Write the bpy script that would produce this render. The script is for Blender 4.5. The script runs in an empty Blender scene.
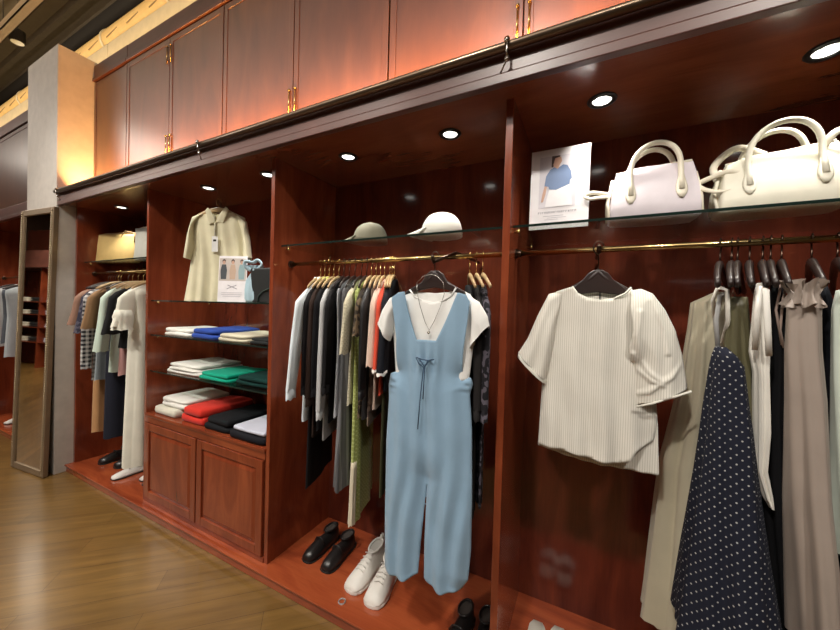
import bpy, bmesh, math, random
import numpy as np
from mathutils import Vector, Matrix
random.seed(7)
COL = bpy.context.scene.collection
R = math.radians
PI = math.pi

# ------------------------------------------------------------------ camera
f, yaw, pit, rol = 337.285, R(26.6641), R(-.9731), R(1.6229)
C = np.array([0, -1.2828, 1.5])
fwd = np.array([-math.sin(yaw)*math.cos(pit), math.cos(yaw)*math.cos(pit), math.sin(pit)])
rt = np.array([math.cos(yaw), math.sin(yaw), 0.0]); up = np.cross(rt, fwd)
r2 = rt*math.cos(rol)+up*math.sin(rol); u2 = -rt*math.sin(rol)+up*math.cos(rol)
cd = bpy.data.cameras.new('camera'); cam = bpy.data.objects.new('camera', cd); COL.objects.link(cam)
cam.matrix_world = Matrix(((r2[0], u2[0], -fwd[0], C[0]), (r2[1], u2[1], -fwd[1], C[1]), (r2[2], u2[2], -fwd[2], C[2]), (0, 0, 0, 1)))
cd.sensor_width = 36; cd.lens = f/840*36; cd.clip_start = .02
bpy.context.scene.camera = cam

def ray(px, py): return fwd*f+r2*(px-420)+u2*(315-py)
def at(px, py, Y):
    v = ray(px, py); return C+v*((Y-C[1])/v[1])
def on(px, py, p0, th):                       # (u, z) on the upright plane through p0 turned by th
    v = ray(px, py); e = np.array([math.cos(th), math.sin(th), 0]); n = np.array([-e[1], e[0], 0])
    k = ((np.array(p0)-C)@n)/(v@n); Q = C+k*v
    return float((Q-np.array(p0))@e), float(Q[2])

# wardrobe measures
XA, XB, XC, XD, XE = -4.028, -2.828, -1.546, -.277, 1.0
ZP, ZS, ZR = .065, 2.299, 2.412
D, YF, YP, YU = .489, -.117, -.045, .11
ROD_Y, ROD_Z = .12, 1.737

# ------------------------------------------------------------------ materials
MC = {}
def nodes(name):
    m = bpy.data.materials.new(name); m.use_nodes = True
    nt = m.node_tree; return m, nt, nt.nodes['Principled BSDF']
def N(nt, t, **kw):
    n = nt.nodes.new(t)
    for k, v in kw.items():
        if k in n.inputs: n.inputs[k].default_value = v
        else: setattr(n, k, v)
    return n
def coords(nt, scale=(1, 1, 1), rot=(0, 0, 0), kind='Object'):
    tc = N(nt, 'ShaderNodeTexCoord'); mp = N(nt, 'ShaderNodeMapping')
    mp.inputs['Scale'].default_value = scale; mp.inputs['Rotation'].default_value = rot
    nt.links.new(tc.outputs[kind], mp.inputs[0]); return mp.outputs[0]
def ramp(nt, src, stops):
    r = N(nt, 'ShaderNodeValToRGB'); cr = r.color_ramp
    while len(cr.elements) < len(stops): cr.elements.new(.5)
    for e, (p, c) in zip(cr.elements, stops): e.position = p; e.color = (*c, 1)
    nt.links.new(src, r.inputs[0]); return r.outputs[0]
def mth(nt, op, a, b=None):
    n = N(nt, 'ShaderNodeMath'); n.operation = op
    for i, s in enumerate((a, b)):
        if s is None: continue
        if isinstance(s, (int, float)): n.inputs[i].default_value = s
        else: nt.links.new(s, n.inputs[i])
    return n.outputs[0]
def mixc(nt, fac, a, b):
    n = N(nt, 'ShaderNodeMix'); n.data_type = 'RGBA'
    for k, s in ((0, fac), (6, a), (7, b)):
        if isinstance(s, (tuple, float, int)): n.inputs[k].default_value = (*s, 1) if isinstance(s, tuple) else s
        else: nt.links.new(s, n.inputs[k])
    return n.outputs[2]
def bump(nt, b, src, strength=.2, dist=.01):
    n = N(nt, 'ShaderNodeBump'); n.inputs['Strength'].default_value = strength; n.inputs['Distance'].default_value = dist
    nt.links.new(src, n.inputs['Height']); nt.links.new(n.outputs[0], b.inputs['Normal'])

def wood(name, axis, dark, mid, light, rough=.2, coat=.35):
    m, nt, b = nodes(name)
    s = [4, 4, 4]; s[axis] = 1.1
    v = coords(nt, tuple(s))
    n1 = N(nt, 'ShaderNodeTexNoise', Scale=1.6, Detail=5.0, Roughness=.55, Distortion=1.2); nt.links.new(v, n1.inputs['Vector'])
    s = [70, 70, 70]; s[axis] = 3
    v2 = coords(nt, tuple(s))
    n2 = N(nt, 'ShaderNodeTexNoise', Scale=2.0, Detail=3.0); nt.links.new(v2, n2.inputs['Vector'])
    dark, mid, light = [(q[0], q[1]*1.25, q[2]*1.4) for q in (dark, mid, light)]
    c = ramp(nt, n1.outputs[0], [(.3, dark), (.52, mid), (.75, light)])
    c2 = ramp(nt, n2.outputs[0], [(.3, (.86, .86, .86)), (.7, (1.05, 1.05, 1.05))])
    mm = N(nt, 'ShaderNodeMix'); mm.data_type = 'RGBA'; mm.blend_type = 'MULTIPLY'; mm.inputs[0].default_value = .7
    nt.links.new(c, mm.inputs[6]); nt.links.new(c2, mm.inputs[7]); nt.links.new(mm.outputs[2], b.inputs['Base Color'])
    b.inputs['Roughness'].default_value = rough; b.inputs['Coat Weight'].default_value = coat; b.inputs['Coat Roughness'].default_value = .08
    return m
CH = ((.15, .022, .008), (.235, .038, .013), (.32, .06, .02))
W_V = wood('cherry_vertical', 2, *CH)
W_H = wood('cherry_horizontal', 0, *CH)
W_Y = wood('cherry_depth', 0, (.22, .032, .011), (.34, .055, .017), (.43, .08, .024), .22)
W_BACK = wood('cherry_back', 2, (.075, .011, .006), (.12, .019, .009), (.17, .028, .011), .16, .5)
W_UP = wood('cherry_upper', 2, (.075, .022, .011), (.105, .032, .015), (.14, .045, .02), .3, .5)
W_UP.node_tree.nodes['Principled BSDF'].inputs['Coat Roughness'].default_value = .3
W_FASC = wood('cherry_fascia', 0, (.07, .02, .013), (.10, .028, .018), (.135, .038, .024), .4, .12)
W_FASC.node_tree.nodes['Principled BSDF'].inputs['Coat Roughness'].default_value = .28
W_HANG = wood('hanger_wood', 1, (.36, .17, .07), (.48, .25, .11), (.58, .34, .17), .4, .1)
W_DARK = wood('hanger_dark', 1, (.012, .006, .005), (.02, .009, .007), (.03, .012, .009), .4, .15)

def plain(name, c, rough=.5, metal=0, **kw):
    if name in MC: return MC[name]
    m, nt, b = nodes(name); b.inputs['Base Color'].default_value = (*c, 1)
    v = coords(nt, (1, 1, 1)); n = N(nt, 'ShaderNodeTexNoise', Scale=14.0, Detail=4.0); nt.links.new(v, n.inputs['Vector'])
    cc = ramp(nt, n.outputs[0], [(.3, tuple(x*.92 for x in c)), (.7, tuple(min(1, x*1.06) for x in c))])
    nt.links.new(cc, b.inputs['Base Color'])
    b.inputs['Roughness'].default_value = rough; b.inputs['Metallic'].default_value = metal
    for k, x in kw.items(): b.inputs[k.replace('_', ' ')].default_value = x
    MC[name] = m; return m
def fabric(name, c, kind='plain', c2=None, s=1.0, rough=.85, sheen=.25, ax=(1, 0, 0), dot=.15):
    """ax weights the object axes that make the across-the-cloth coordinate; z runs down the cloth"""
    if name in MC: return MC[name]
    m, nt, b = nodes(name)
    tc = N(nt, 'ShaderNodeTexCoord'); sp = N(nt, 'ShaderNodeSeparateXYZ'); nt.links.new(tc.outputs['Object'], sp.inputs[0])
    u = mth(nt, 'ADD', mth(nt, 'MULTIPLY', sp.outputs[0], ax[0]), mth(nt, 'MULTIPLY', sp.outputs[1], ax[1])); z = sp.outputs[2]
    n = N(nt, 'ShaderNodeTexNoise', Scale=9.0, Detail=5.0); nt.links.new(tc.outputs['Object'], n.inputs['Vector'])
    base = ramp(nt, n.outputs[0], [(.25, tuple(x*.9 for x in c)), (.75, tuple(min(1, x*1.05) for x in c))])
    fac = None
    if kind == 'dots':
        su = N(nt, 'ShaderNodeSeparateXYZ'); nt.links.new(tc.outputs['UV'], su.inputs[0]); u, z = su.outputs[0], su.outputs[1]
    if kind == 'stripe':
        fac = mth(nt, 'GREATER_THAN', mth(nt, 'SINE', mth(nt, 'MULTIPLY', u, s)), .35)
    elif kind == 'gingham':
        a = mth(nt, 'GREATER_THAN', mth(nt, 'SINE', mth(nt, 'MULTIPLY', u, s)), 0); d = mth(nt, 'GREATER_THAN', mth(nt, 'SINE', mth(nt, 'MULTIPLY', z, s)), 0)
        fac = mth(nt, 'MULTIPLY', mth(nt, 'ADD', a, d), .5)
    elif kind in ('dots', 'lace'):
        cb = N(nt, 'ShaderNodeCombineXYZ'); nt.links.new(u, cb.inputs[0]); nt.links.new(z, cb.inputs[1])
        vo = N(nt, 'ShaderNodeTexVoronoi', Scale=s, Randomness=0.0 if kind == 'dots' else .35); vo.voronoi_dimensions = '2D'
        mp = N(nt, 'ShaderNodeMapping'); mp.inputs['Rotation'].default_value = (0, 0, R(45)); nt.links.new(cb.outputs[0], mp.inputs[0])
        nt.links.new(mp.outputs[0], vo.inputs['Vector'])
        fac = mth(nt, 'LESS_THAN', vo.outputs['Distance'], dot if kind == 'dots' else .3)
    elif kind == 'spots':
        vo = N(nt, 'ShaderNodeTexNoise', Scale=s, Detail=1.0); nt.links.new(tc.outputs['Object'], vo.inputs['Vector'])
        fac = mth(nt, 'GREATER_THAN', vo.outputs[0], .53)
    col = base if fac is None else mixc(nt, fac, base, c2)
    nt.links.new(col, b.inputs['Base Color'])
    wv = N(nt, 'ShaderNodeTexNoise', Scale=220.0, Detail=2.0); nt.links.new(tc.outputs['Object'], wv.inputs['Vector'])
    bump(nt, b, wv.outputs[0], .12, .002)
    b.inputs['Roughness'].default_value = rough; b.inputs['Sheen Weight'].default_value = sheen*min(1, sum(c)*.5); b.inputs['Specular IOR Level'].default_value = .2 if rough > .6 else .5
    MC[name] = m; return m
def glow(name, c, s):
    m, nt, b = nodes(name); b.inputs['Base Color'].default_value = (*c, 1)
    b.inputs['Emission Color'].default_value = (*c, 1); b.inputs['Emission Strength'].default_value = s; return m
def clear(name, tint, refl=.6, see=.93):
    m, nt, b = nodes(name); nt.nodes.remove(b)
    t = N(nt, 'ShaderNodeBsdfTransparent'); t.inputs[0].default_value = (*[x*see for x in tint], 1)
    g = N(nt, 'ShaderNodeBsdfGlossy'); g.inputs['Roughness'].default_value = .03
    lw = N(nt, 'ShaderNodeLayerWeight', Blend=.5); fr = N(nt, 'ShaderNodeMath'); fr.operation = 'MULTIPLY_ADD'; nt.links.new(mth(nt, 'POWER', lw.outputs['Facing'], 4.0), fr.inputs[0]); fr.inputs[1].default_value = .55; fr.inputs[2].default_value = .03; mx = N(nt, 'ShaderNodeMixShader')
    nt.links.new(fr.outputs[0], mx.inputs[0]); nt.links.new(t.outputs[0], mx.inputs[1]); nt.links.new(g.outputs[0], mx.inputs[2])
    nt.links.new(mx.outputs[0], nt.nodes['Material Output'].inputs[0]); return m
GLASS = clear('shelf_glass', (.95, .985, .96), see=.97)
GEDGE = plain('glass_edge', (.01, .022, .018), .1)
BRASS = plain('brass', (.62, .42, .17), .25, 1)
STEEL = plain('steel', (.6, .58, .54), .25, 1)
BRONZE = plain('dark_bronze', (.09, .06, .045), .3, 1)
BLACK = plain('black_plastic', (.012, .011, .011), .35)
WHITEP = plain('white_plastic', (.8, .8, .78), .4)
WHITEWALL = plain('white_paint', (.52, .48, .43), .6)
BULK = plain('cream_paint', (.52, .43, .3), .7)
MIRROR = plain('mirror_glass', (.75, .73, .68), .02, 1)
TAUPE = plain('mirror_frame_paint', (.26, .19, .12), .4, .4)
DECK = plain('deck_metal', (.16, .13, .1), .5, .5)
DARKC = plain('dark_paint', (.025, .02, .018), .8)
LIT_DUCT = plain('yellow_lit_duct', (.75, .5, .2), .6)  # yellow light falling on the duct is put into its base colour

def floor_mat():
    m, nt, b = nodes('plank_floor')
    v = coords(nt, (1, 1, 1), (0, 0, R(-43.8)))
    br = N(nt, 'ShaderNodeTexBrick'); br.inputs['Scale'].default_value = 1; br.inputs['Brick Width'].default_value = 1.1; br.inputs['Row Height'].default_value = .14
    br.inputs['Mortar Size'].default_value = .0012; br.inputs['Color1'].default_value = (.15, .083, .024, 1); br.inputs['Color2'].default_value = (.2, .115, .034, 1)
    br.inputs['Mortar'].default_value = (.08, .042, .016, 1); br.inputs['Bias'].default_value = .1
    nt.links.new(v, br.inputs['Vector'])
    v2 = coords(nt, (1, 1, 1), (0, 0, R(-43.8)))
    mp = N(nt, 'ShaderNodeMapping'); mp.inputs['Scale'].default_value = (1.3, 16, 1); nt.links.new(v2, mp.inputs[0])
    n = N(nt, 'ShaderNodeTexNoise', Scale=1.5, Detail=7.0, Roughness=.65, Distortion=.4); nt.links.new(mp.outputs[0], n.inputs['Vector'])
    c2 = ramp(nt, n.outputs[0], [(.25, (.62, .57, .52)), (.5, (.95, .92, .88)), (.75, (1.3, 1.27, 1.15))])
    mm = N(nt, 'ShaderNodeMix'); mm.data_type = 'RGBA'; mm.blend_type = 'MULTIPLY'; mm.inputs[0].default_value = 1
    nt.links.new(br.outputs[0], mm.inputs[6]); nt.links.new(c2, mm.inputs[7]); nt.links.new(mm.outputs[2], b.inputs['Base Color'])
    b.inputs['Roughness'].default_value = .33; b.inputs['Coat Weight'].default_value = .4; b.inputs['Coat Roughness'].default_value = .15
    bump(nt, b, n.outputs[0], .08, .003); return m
FLOOR = floor_mat()

# ------------------------------------------------------------------ mesh builder
def smooth(pts, k=5):
    P = [Vector(p) for p in pts]; P = [P[0]*2-P[1]]+P+[P[-1]*2-P[-2]]; out = []
    for i in range(1, len(P)-2):
        for j in range(k):
            t = j/k; a, b, c, d = P[i-1:i+3]
            out.append(.5*((2*b)+(c-a)*t+(2*a-5*b+4*c-d)*t*t+(3*b-a-3*c+d)*t**3))
    return out+[P[-2]]
class MB:
    def __init__(s): s.v = []; s.f = []; s.mi = []; s.uv = None
    def add(s, vs, fs, mi=0):
        o = len(s.v); s.v += [tuple(float(c) for c in v) for v in vs]; s.f += [tuple(i+o for i in q) for q in fs]; s.mi += [mi]*len(fs); return s
    def box(s, a, b, mi=0):
        x0, y0, z0 = a; x1, y1, z1 = b
        return s.add([(x0, y0, z0), (x1, y0, z0), (x1, y1, z0), (x0, y1, z0), (x0, y0, z1), (x1, y0, z1), (x1, y1, z1), (x0, y1, z1)],
                     [(0, 3, 2, 1), (4, 5, 6, 7), (0, 1, 5, 4), (1, 2, 6, 5), (2, 3, 7, 6), (3, 0, 4, 7)], mi)
    def prism(s, pts, a, b, axis=1, mi=0):    # polygon in the plane across `axis`, extruded from a to b
        def P(p, t):
            q = [p[0], p[1]]; q.insert(axis, t); return tuple(q)
        n = len(pts); vs = [P(p, a) for p in pts]+[P(p, b) for p in pts]
        return s.add(vs, [tuple(range(n)), tuple(range(2*n-1, n-1, -1))]+[(i, i+n, (i+1) % n+n, (i+1) % n) for i in range(n)], mi)
    def rings(s, rings, cap0=True, cap1=True, closed=False, mi=0):
        n = len(rings[0]); vs = [p for r in rings for p in r]; fs = []
        m = len(rings)
        for i in range(m if closed else m-1):
            for j in range(n):
                a, b = i*n+j, i*n+(j+1) % n; c, d = ((i+1) % m)*n+(j+1) % n, ((i+1) % m)*n+j
                fs.append((a, b, c, d))
        if cap0 and not closed: fs.append(tuple(range(n-1, -1, -1)))
        if cap1 and not closed: fs.append(tuple(range((m-1)*n, m*n)))
        return s.add(vs, fs, mi)
    def tube(s, pts, r, n=10, closed=False, flat=None, mi=0):
        pts = [Vector(p) for p in pts]; m = len(pts)
        rs = r if isinstance(r, (list, tuple)) else [r]*m
        out = []; ref = None
        for i, p in enumerate(pts):
            if closed: t = pts[(i+1) % m]-pts[i-1]
            else: t = pts[min(i+1, m-1)]-pts[max(i-1, 0)]
            t.normalize()
            if ref is None:
                ref = Vector((0, 0, 1)) if abs(t.z) < .9 else Vector((1, 0, 0))
            a = (ref-t*ref.dot(t)).normalized(); b = t.cross(a); ref = a
            fa = 1 if flat is None else flat
            out.append([p+a*(rs[i]*math.cos(2*PI*k/n))+b*(rs[i]*fa*math.sin(2*PI*k/n)) for k in range(n)])
        return s.rings(out, closed=closed, mi=mi)
    def lathe(s, prof, c=(0, 0, 0), n=24, axis=2, mi=0):
        out = []
        for r, h in prof:
            ring = []
            for k in range(n):
                q = [r*math.cos(2*PI*k/n), r*math.sin(2*PI*k/n)]; q.insert(axis, h); ring.append((q[0]+c[0], q[1]+c[1], q[2]+c[2]))
            out.append(ring)
        return s.rings(out, mi=mi)
    def build(s, name, mats, parent=None, smooth=False, bevel=0, solid=0, sub=0, loc=None, rz=0):
        me = bpy.data.meshes.new(name); me.from_pydata(s.v, [], s.f)
        for m in (mats if isinstance(mats, (list, tuple)) else [mats]): me.materials.append(m)
        for p, i in zip(me.polygons, s.mi): p.material_index = i
        if s.uv:
            ul = me.uv_layers.new(name='UVMap')
            for lp in me.loops: ul.data[lp.index].uv = s.uv[lp.vertex_index]
        bm = bmesh.new(); bm.from_mesh(me); bmesh.ops.recalc_face_normals(bm, faces=bm.faces); bm.to_mesh(me); bm.free()
        if smooth: me.polygons.foreach_set('use_smooth', [True]*len(me.polygons))
        o = bpy.data.objects.new(name, me); COL.objects.link(o)
        if parent: o.parent = parent
        if loc: o.location = loc
        o.rotation_euler.z = rz
        if bevel:
            b = o.modifiers.new('bevel', 'BEVEL'); b.width = bevel; b.segments = 2; b.limit_method = 'ANGLE'; b.angle_limit = R(40)
        if solid:
            b = o.modifiers.new('solid', 'SOLIDIFY'); b.thickness = solid; b.offset = 0
        if sub:
            b = o.modifiers.new('sub', 'SUBSURF'); b.levels = sub; b.render_levels = sub
        return o

def tag(o, label=None, cat=None, group=None, kind=None):
    if label: o['label'] = label
    if cat: o['category'] = cat
    if group: o['group'] = group
    if kind: o['kind'] = kind
    return o
def empty(name, loc=(0, 0, 0), rz=0, label=None, cat=None, group=None):
    o = bpy.data.objects.new(name, None); COL.objects.link(o); o.location = loc; o.rotation_euler.z = rz; o.empty_display_size = .05
    return tag(o, label, cat, group)
def struct(o): return tag(o, kind='structure')
def lamp(kind, name, loc, energy, color, aim=None, **kw):
    l = bpy.data.lights.new(name, kind); l.energy = energy; l.color = color
    for k, v in kw.items(): setattr(l, k, v)
    o = bpy.data.objects.new(name, l); COL.objects.link(o); o.location = loc
    if aim: o.rotation_euler = (Vector(aim)-Vector(loc)).to_track_quat('-Z', 'Y').to_euler()
    return o

# ------------------------------------------------------------------ room shell
struct(MB().box((-14, -6, -.1), (5, .6, 0)).build('floor', FLOOR))
struct(MB().box((-14, .5, 0), (5, .7, 4.9)).build('wall_back', DARKC))
struct(MB().box((-14, -6.2, 0), (5, -6, 4.9)).build('wall_front', plain('far_wall_paint', (.2, .15, .11), .8)))
struct(MB().box((-14.2, -6, 0), (-14, .6, 4.9)).build('wall_left', plain('left_wall_paint', (.12, .07, .045), .8)))
struct(MB().box((5, -6, 0), (5.2, .6, 4.9)).build('wall_right', plain('right_wall_paint', (.3, .24, .18), .8)))
mb = MB()
k = -6.0
prof = []
while k < .6:
    prof += [(k, 4.75), (k+.09, 4.75), (k+.11, 4.70), (k+.16, 4.70), (k+.18, 4.75)]; k += .2
prof += [(.6, 4.75), (.6, 4.9), (-6, 4.9)]
struct(mb.prism(prof, -14, 5, 0).build('ceiling', DECK))
# column between the bays
struct(MB().box((-4.70, -.12, 0), (XA-.002, .495, 3.63)).build('trim_1', WHITEWALL, bevel=.004))
# cream bulkhead above the upper cabinets
struct(MB().box((-14, .2, 3.6), (-4.705, .495, 3.86)).box((-4.70, .2, 3.635), (XA, .495, 3.86)).box((XA, .2, 3.6), (5, .495, 3.86)).build('trim_2', BULK, bevel=.01))

# ------------------------------------------------------------------ built-in wardrobe
def wardrobe(x0, x1, divs, label):
    w = empty('built_in_wardrobe', (x0, 0, 0), 0, label, 'wardrobe')
    def B(mb, name, m, **kw):
        o = mb.build(name, m, w, **kw); o.location = (-x0, 0, 0); return o
    B(MB().box((x0, YP, 0), (x1, D+.005, ZP-.012)).box((x0, YP-.012, ZP-.012), (x1, D+.005, ZP)), 'plinth', W_Y, bevel=.003)
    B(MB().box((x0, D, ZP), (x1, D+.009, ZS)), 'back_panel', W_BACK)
    B(MB().box((x0, YF+.02, ZS), (x1, D+.005, ZS+.02)), 'soffit', wood('cherry_soffit', 0, (.16, .03, .012), (.2, .04, .016), (.24, .052, .02), .25, .6))
    B(MB().box((x0, YF+.012, ZS+.028), (x1, YU, ZR)), 'fascia', W_FASC, bevel=.003)
    B(MB().box((x0, YF, ZS-.012), (x1, YF+.03, ZS+.022)), 'fascia_lip', W_FASC, bevel=.003)
    for x in divs:
        B(MB().box((x-.028, 0, ZP), (x, D, ZS)), 'divider', W_V, bevel=.002)
    return w
wd = wardrobe(XA, 2.32, [XA+.028, XB, XC, XD, XE+.03, 2.32], 'long open cherry wood wardrobe bays with plinth, dividers and deep fascia')
wl = wardrobe(-9.0, -4.705, [-8.97, -7.8, -6.4, -4.705], 'cherry wood wardrobe bay beyond the white column at far left')

def upper(xl, xr, label, bolts):
    c = empty('wall_cabinet', (xl, YU, ZR), 0, label, 'cabinet', 'upper cherry cabinets over the wardrobe')
    o = MB().box((xl, YU+.022, ZR-.0), (xr, .49, 3.45)).build('carcass', W_FASC, c); o.location = (-xl, -YU, -ZR)
    o = MB().box((xl, YU-.012, 3.45), (xr, .49, 3.475)).box((xl, YU, 3.475), (xr, .49, 3.59)).build('cabinet_cornice', W_FASC, c, bevel=.004); o.location = (-xl, -YU, -ZR)
    xm = (xl+xr)/2
    for a, b in ((xl, xm), (xm, xr)):
        a += .003; b -= .003
        mb = MB().box((a, YU+.004, ZR+.004), (b, YU+.022, 3.44))
        for x0_, x1_ in ((a, a+.035), (b-.035, b)): mb.box((x0_, YU, ZR+.004), (x1_, YU+.01, 3.44))
        mb.box((a+.035, YU, 3.40), (b-.035, YU+.01, 3.44))
        d = mb.build('door', W_UP, c, bevel=.0015); d.location = (-xl, -YU, -ZR)
        for z in (2.62, 3.27):
            x = (b-.02) if a < xm-.01 and b <= xm else (a+.02)
            hz = .1 if abs(x-xm) < .1 else .0
            q = MB().tube([(x, YU-.007, z-.02), (x, YU-.007, z+.01+hz*.9)], .0042, 8).lathe([(0, 0), (.0075, .004), (.0075, .010), (0, .014)], (x, YU-.007, z+.01+hz*.9), 10)
            q.build('hinge', BRASS, d, smooth=True)
    return c
ce = [XA, -3.428, -2.22, -.94, .34, 1.62]
upper(-3.44, -2.19, 'upper cherry cabinet with paired brass bolts, above the folded shirt shelves', 1)
upper(-2.187, -.912, 'upper cherry cabinet above the caps and left half of middle bay', 1)
upper(-.909, .36, 'upper cherry cabinet over the tall divider right of the blue dungarees', 1)
upper(.363, 1.62, 'upper cherry cabinet at top right above the large cream bag', 1)
upper(-9, -4.706, 'upper cherry cabinet beyond the white column', 1)
# single first cabinet beside the column
c1 = empty('wall_cabinet', (XA, YU, ZR), 0, 'narrow upper cherry cabinet directly right of the white column', 'cabinet', 'upper cherry cabinets over the wardrobe')
o = MB().box((XA, YU+.022, ZR), (-3.443, .49, 3.45)).build('carcass', W_FASC, c1); o.location = (-XA, -YU, -ZR)
o = MB().box((XA, YU-.012, 3.45), (-3.443, .49, 3.475)).box((XA, YU, 3.475), (-3.443, .49, 3.59)).build('cabinet_cornice', W_FASC, c1); o.location = (-XA, -YU, -ZR)
o = MB().box((XA+.01, YU+.004, ZR+.004), (-3.446, YU+.022, 3.44)).box((XA+.01, YU, ZR+.004), (XA+.045, YU+.01, 3.44)).box((-3.48, YU, ZR+.004), (-3.446, YU+.01, 3.44)).build('door', W_UP, c1, bevel=.0015); o.location = (-XA, -YU, -ZR)

# ladder rail along the fascia
lr = empty('ladder_rail', (XA, YF-.03, 2.405), 0, 'long dull metal ladder rail running along the wardrobe fascia', 'rail')
o = MB().tube([(XA+.0, -.128, 2.398), (2.3, -.128, 2.398)], .0155, 14).build('bar', plain('rail_metal', (.2, .145, .1), .3, .85), lr, smooth=True); o.location = (-XA, .147, -2.405)
for x in (-3.95, -2.0, -.275, .9):
    mb = MB().lathe([(0, -.158), (.009, -.154), (.010, -.146), (.006, -.14), (.006, -.11)], (x, 0, 2.405), 12, 1).tube([(x, -.146, 2.402), (x, -.146, 2.375), (x, -.14, 2.352)], .004, 8).lathe([(0, -.146), (.009, -.142), (.009, -.134), (0, -.13)], (x, 0, 2.35), 12, 1).tube([(x, -.138, 2.35), (x-.03, -.108, 2.325)], .003, 6)
    o = mb.build('bracket', STEEL, lr, smooth=True); o.location = (-XA, .147, -2.405)

# base cabinet with two panelled doors
bc = empty('base_cabinet', (XB, 0, ZP), 0, 'low cherry cabinet with two raised panel doors under folded clothes', 'cabinet')
def BC(mb, n, m=W_V, par=bc, **kw):
    o = mb.build(n, m, par, **kw)
    if par is bc: o.location = (-XB, 0, -ZP)
    return o
BC(MB().box((XB+.001, .008, ZP), (XC-.029, D-.001, .682)), 'carcass')
BC(MB().box((XB+.001, -.01, .682), (XC-.029, D-.001, .702)), 'countertop', W_H, bevel=.003)
BC(MB().box((XB+.001, -.004, .64), (XC-.029, .01, .681)).box((XB+.001, -.004, ZP), (XC-.029, .01, ZP+.03)), 'face_frame', W_H, bevel=.002)
xm = (XB+XC-.028)/2
def panel_door(a, b, z0, z1):
    mb = MB(); s = .052
    mb.box((a, -.012, z0), (a+s, .006, z1)).box((b-s, -.012, z0), (b, .006, z1)).box((a+s, -.012, z0), (b-s, .006, z0+s)).box((a+s, -.012, z1-s), (b-s, .006, z1))
    # raised field with sloping border
    i0, i1, j0, j1 = a+s, b-s, z0+s, z1-s; g = .03
    mb.add([(i0, -.001, j0), (i1, -.001, j0), (i1, -.001, j1), (i0, -.001, j1), (i0+g, -.011, j0+g), (i1-g, -.011, j0+g), (i1-g, -.011, j1-g), (i0+g, -.011, j1-g)],
           [(0, 1, 5, 4), (1, 2, 6, 5), (2, 3, 7, 6), (3, 0, 4, 7), (4, 5, 6, 7)])
    BC(mb, 'door', bevel=.003)
panel_door(XB+.012, xm-.006, ZP+.034, .636); panel_door(xm+.006, XC-.04, ZP+.034, .636)

# glass shelves
def gshelf(x0, x1, z, label, y0=.05, y1=.47, brackets=True):
    t = .009
    g = empty('glass_shelf', (x0, y0, z), 0, label, 'shelf', 'clear glass shelves in the wardrobe')
    mb = MB().box((x0, y0+.003, z-t), (x1, y1, z), 0)
    o = mb.build('pane', GLASS, g); o.location = (-x0, -y0, -z)
    o = MB().box((x0, y0, z-t), (x1, y0+.003, z), 0).build('front_edge', GEDGE, g); o.location = (-x0, -y0, -z)
    if brackets:
        for x in (x0+.012, x1-.012):
            for y in (y0+.04, y1-.04):
                s = 1 if x == x0+.012 else -1
                o = MB().lathe([(0, 0), (.008, .0005), (.008, .012), (0, .0125)], (x, y, z-t-.0135), 10).tube([(x-s*.0115, y, z-t-.008), (x, y, z-t-.008)], .004, 8).build('shelf_pin', BRASS, g, smooth=True); o.location = (-x0, -y0, -z)
    return g
gshelf(XC+.0005, XD-.0285, 1.835, 'clear glass shelf carrying two caps in the middle bay')
gshelf(XD+.0005, XE+.0015, 1.835, 'clear glass shelf carrying the picture card and two bags')
gshelf(XA+.0285, XB-.0285, 1.835, 'clear glass shelf carrying two small bags in the left bay')
gshelf(XB+.0005, XC-.0285, 1.512, 'clear glass shelf under the hanging polo shirt', .02)
gshelf(XB+.0005, XC-.0285, 1.265, 'clear glass shelf with the blue folded top', .02)
gshelf(XB+.0005, XC-.0285, 1.005, 'clear glass shelf with the green folded top', .02)

# rods
def rod(x0, x1, label, arms=()):
    g = empty('hanging_rail', (x0, ROD_Y, ROD_Z), 0, label, 'clothes rail', 'brass clothes rails')
    L = (-x0, -ROD_Y, -ROD_Z)
    o = MB().tube([(x0, ROD_Y, ROD_Z), (x1, ROD_Y, ROD_Z)], .011, 14).build('bar', plain('rail_brass', (.5, .36, .16), .2, 1), g, smooth=True); o.location = L
    for x, s in ((x0, 1), (x1, -1)):
        o = MB().lathe([(.0, 0), (.02, 0), (.02, s*.006), (.015, s*.008), (.015, s*.022), (0, s*.022)], (x, ROD_Y, ROD_Z), 16, 0).build('end_socket', BRONZE, g, smooth=False); o.location = L
    for ax, yt_, zt_ in arms:
        o = MB().tube([(ax, yt_, zt_), (ax, yt_-.012, zt_+.014), (ax, yt_-.014, zt_+.024)], .006, 8).tube([(ax, yt_, zt_), (ax, ROD_Y, ROD_Z+.016), (ax, .3, ROD_Z+.02), (ax, .47, ROD_Z+.02)], .007, 8).build('face_out_arm', BRONZE, g, smooth=True); o.location = L
    return g
rod(XC+.0005, XD-.0285, 'brass clothes rail above the blue dungarees', ((-.535, -.112, 1.682),))
rod(XD+.0005, XE+.0015, 'brass clothes rail above the striped white blouse', ((.022, .02, 1.712),))
rod(XA+.0285, XB-.0285, 'short brass clothes rail in the left bay with the gingham shirt')
rod(-6.399, -4.734, 'clothes rail beyond the white column')

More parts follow.
